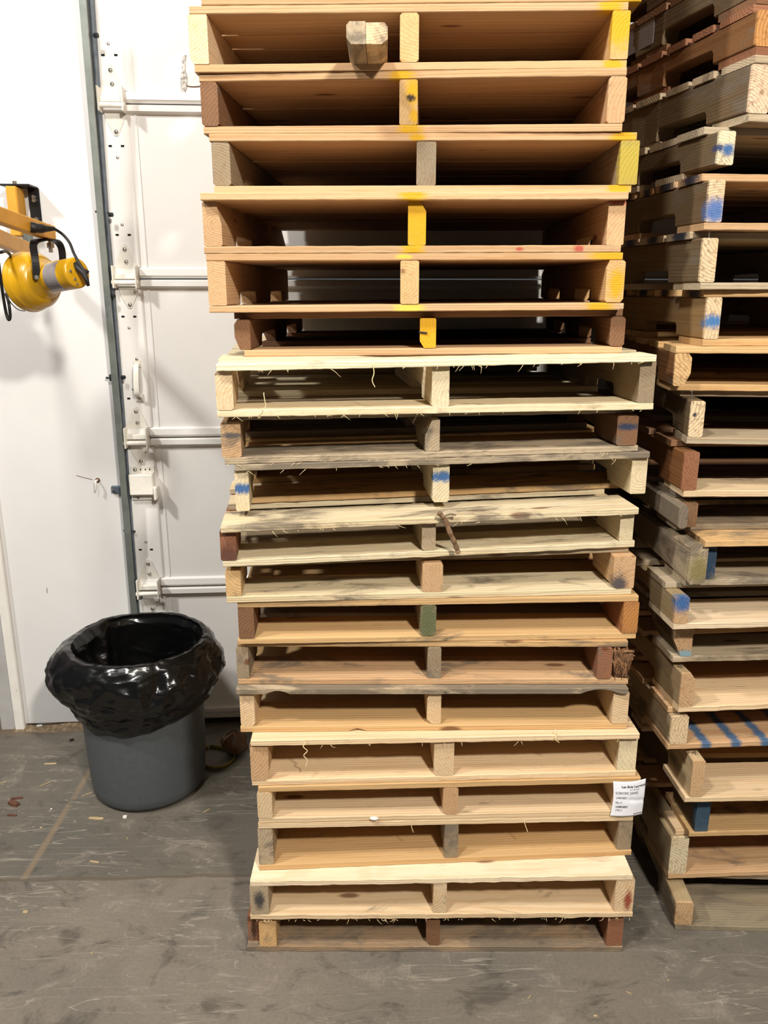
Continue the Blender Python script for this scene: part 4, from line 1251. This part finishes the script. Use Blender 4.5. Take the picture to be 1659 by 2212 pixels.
# head: axis from back cap (right, nearer the camera) to the bell mouth (left, away)
B0 = L3(168, 589, 2.38); B1 = L3(32, 615, 2.53)
ax = (B1 - B0).normalized()
T = Matrix.Translation(B0) @ ax.to_track_quat('Z', 'Y').to_matrix().to_4x4()
hl = (B1 - B0).length
prof = [(.001, 0), (.036, 0), (.041, .003), (.0425, .008), (.0425, .120), (.046, .130), (.056, .143), (.068, .160), (.077, .180), (.083, .202), (.086, .218), (.0875, .221), (.085, .221), (.080, .180), (.060, .147), (.001, .140)]
mb = MB(); mb.lathe(prof, 64, T); head = LB(mb, 'lamp_head', 'yellow', True)
mb = MB()
_c = (T.inverted().to_3x3() @ (Vector((0, 0, CH)) - B0)); LAB0 = math.degrees(math.atan2(_c.y, _c.x)) - 65
rings = []
for k in range(15):
    a = math.radians(LAB0 + 130 * k / 14)
    rings.append([(r * math.cos(a), r * math.sin(a), z) for r, z in ((.0426, .042), (.0434, .042), (.0434, .098), (.0426, .098))])
mb.loft(rings, M=T); LB(mb, 'sticker', 'sticker')
ringm = MB()
for rr, zz in ((.084, .222), (.05, .237), (.02, .243)):
    ringm.tube([T @ Vector((rr * math.cos(2 * math.pi * k / 40), rr * math.sin(2 * math.pi * k / 40), zz)) for k in range(41)], .0014, 6)
for k in range(6):
    a = 2 * math.pi * k / 6
    ringm.tube([T @ Vector((r * math.cos(a), r * math.sin(a), z)) for r, z in ((.086, .220), (.07, .229), (.05, .237), (.0, .244))], .0014, 6)
LB(ringm, 'wire_guard', 'chrome', True)
# yoke
Yt = Pend + Vector((0, 0, -.026))
mid = B0 + ax * .112
side = ax.cross(Vector((0, 0, 1))).normalized()
if side.y > 0: side = -side          # towards the camera
y1 = L3(80, 600, 2.40) ; y2 = L3(133, 562, 2.55)
ypts = smooth_curve([y1, L3(76, 560, 2.40), L3(72, 530, 2.42), L3(80, 520, 2.44), L3(105, 518, 2.48), L3(124, 523, 2.52), L3(133, 538, 2.55), L3(136, 570, 2.56)], 6)
mb = MB()
rings = []
for k, q in enumerate(ypts):
    t_ = (ypts[min(k + 1, len(ypts) - 1)] - ypts[max(k - 1, 0)]).normalized()
    wv = Vector((.5, .35, 0)).normalized(); wv = (wv - t_ * wv.dot(t_)).normalized(); nv = t_.cross(wv)
    rings.append([q + wv * (x * .010) + nv * (z * .0022) for x, z in ((-1, -1), (1, -1), (1, 1), (-1, 1))])
mb.loft(rings); LB(mb, 'yoke', 'black')
mb = MB(); mb.cyl(Pend + Vector((0, 0, .024)), Pend + Vector((0, 0, -.055)), .006, 12); mb.cyl(Pend + Vector((0, 0, -.028)), Pend + Vector((0, 0, -.042)), .011, 6); LB(mb, 'yoke_bolt', 'chrome')
mb = MB(); d = (L3(79, 597, 2.36) - L3(79, 597, 2.40)).normalized(); mb.cyl(L3(79, 599, 2.40), L3(79, 599, 2.392), .006, 12); LB(mb, 'bolt', 'chrome')
# cord with clamp and strain relief
cp = [L3(66, 491, 2.36), L3(82, 493, 2.37), L3(100, 494, 2.39), L3(117, 494, 2.41), L3(135, 506, 2.43), L3(150, 524, 2.42), L3(160, 548, 2.39), L3(172, 570, 2.37), L3(184, 590, 2.36), L3(190, 616, 2.36)]
mb = MB(); mb.tube(smooth_curve(cp[3:], 8), .0040, 10); LB(mb, 'cord', 'rubber', True)
mb = MB(); mb.tube(smooth_curve(cp[:4], 6), .0125, 12, [1.15] * 5 + [1.0] * 5 + [.9, .8, .7, .65, .6, .55, .5, .45, .42]); LB(mb, 'strain_relief', 'rubber', True)
mb = MB(); mb.tube([L3(162, 570, 2.38), L3(170, 580, 2.37), L3(180, 590, 2.365), L3(187, 604, 2.36), L3(191, 618, 2.36)], .0085, 12, [.8, 1.1, 1.0, .8, .5])
mb.cyl(L3(176, 582, 2.37), L3(190, 590, 2.37), .007, 12); LB(mb, 'plug', 'rubber', True)
mb = MB()
for px_, py_ in ((150, 586), (168, 602), (176, 612)):
    q = L3(px_, py_, 2.36); d_ = -ax
    mb.cyl(B0 + (q - B0) - ax * (q - B0).dot(ax), B0 + (q - B0) - ax * (q - B0).dot(ax) - ax * .003, .004, 8)
LB(mb, 'screw', 'chrome')
cp = [L3(-6, 470, 2.2), L3(2, 545, 2.25), L3(14, 543, 2.4), L3(24, 553, 2.5)]
mb = MB(); mb.tube(smooth_curve(cp[1:], 6), .0045, 8); LB(mb, 'cord', 'rubber', True)
cp = [L3(-4, 560, 2.22), L3(4, 620, 2.24), L3(12, 670, 2.26), L3(18, 690, 2.26), L3(22, 684, 2.26), L3(19, 655, 2.26), L3(13, 636, 2.30)]
mb = MB(); mb.tube(smooth_curve(cp, 6), .0042, 8); LB(mb, 'cord', 'rubber', True)
mb = MB(); mb.tube(smooth_curve([L3(12, 632, 2.34), L3(22, 652, 2.34), L3(38, 668, 2.38), L3(54, 672, 2.42)], 6), .0014, 6); LB(mb, 'guard_wire', 'black', True)

# ------------------------------------------------------------------ bits on the floor
def chip(px, py, ln, wd, ang, mat, label, th=.002, cat='wood chip', name='wood_chip', grp='wood chips on the floor'):
    p = floor_pt(px, py)
    rings = []
    for k in range(5):
        s = k / 4 - .5
        w_ = wd / 2 * (1 - .5 * abs(s) + .25 * noise.noise(Vector((px, py, k))))
        rings.append([(s * ln, -w_, .0), (s * ln, w_, .0), (s * ln, w_ * .9, th), (s * ln, -w_ * .9, th)])
    o = MB().loft(rings).build(name, M[mat])
    o.location = (p.x, p.y, .0002); o.rotation_euler = (0, 0, math.radians(ang))
    tag(o, label, cat, grp)


chip(109, 1650, .045, .010, 4, 'straw', 'short flat wood chip on the floor, between wall foot and brown shreds')
chip(97, 1694, .038, .003, 42, 'straw', 'thin slanted wood sliver on the floor left of the bin')
chip(188, 1716, .040, .003, 38, 'straw', 'thin slanted wood sliver touching the left base of the bin')
chip(208, 1768, .050, .013, -4, 'straw', 'wide flat wood chip in front of the bin, left')
chip(204, 1862, .030, .007, -12, 'straw', 'small curled wood chip near the slab joint')
chip(55, 1970, .014, .010, 5, 'straw', 'small square wood chip on the nearer slab, far left')
chip(89, 1788, .008, .006, 0, 'straw', 'tiny pale crumb left of the wide wood chip')
chip(198, 2059, .005, .005, 0, 'straw', 'tiny yellowish crumb on the nearer slab left')
chip(446, 1752, .026, .006, 45, 'straw', 'small twisted wood chip right of the bin base')
chip(8, 1690, .022, .004, 40, 'straw', 'little wood sliver at the left edge of the photo')
chip(275, 1812, .008, .003, 80, 'straw', 'tiny wood splinter along the slab joint below the bin')
chip(1143, 2155, .015, .0025, 50, 'straw', 'thin sliver on the floor below the middle of the front stack')
chip(1358, 2145, .014, .002, -30, 'straw', 'thin sliver on the floor below the right end of the front stack')
chip(1286, 2195, .010, .005, 0, 'straw', 'small chip at the bottom edge of the photo, right')
chip(1443, 2118, .008, .002, 20, 'straw', 'small chip on the floor below the right stack')
chip(30, 1738, .040, .022, -25, 'leaf', 'curled brown shred on the floor at left', .010, 'shred', 'leaf_shred', 'brown shreds on the floor')
chip(36, 1726, .040, .008, 10, 'leaf', 'narrow brown shred just behind the curled one', .006, 'shred', 'leaf_shred', 'brown shreds on the floor')
chip(26, 1762, .032, .008, -4, 'leaf', 'narrow brown shred nearest the camera, by the left edge', .004, 'shred', 'leaf_shred', 'brown shreds on the floor')
chip(270, 1766, .013, .011, 10, 'white_bit', 'small white scrap in front of the bin', .006, 'scrap', 'paper_scrap', 'white scraps on the floor')
chip(86, 1571, .022, .014, 15, 'white_bit', 'white scrap against the wall foot at left', .010, 'scrap', 'paper_scrap', 'white scraps on the floor')
chip(111, 1748, .006, .004, 0, 'white_bit', 'tiny white crumb left of the bin', .002, 'scrap', 'paper_scrap', 'white scraps on the floor')
chip(155, 1600, .016, .010, 30, 'sealrub', 'dark pebble on the floor near the wall left of the bin', .007, 'pebble', 'pebble', None)
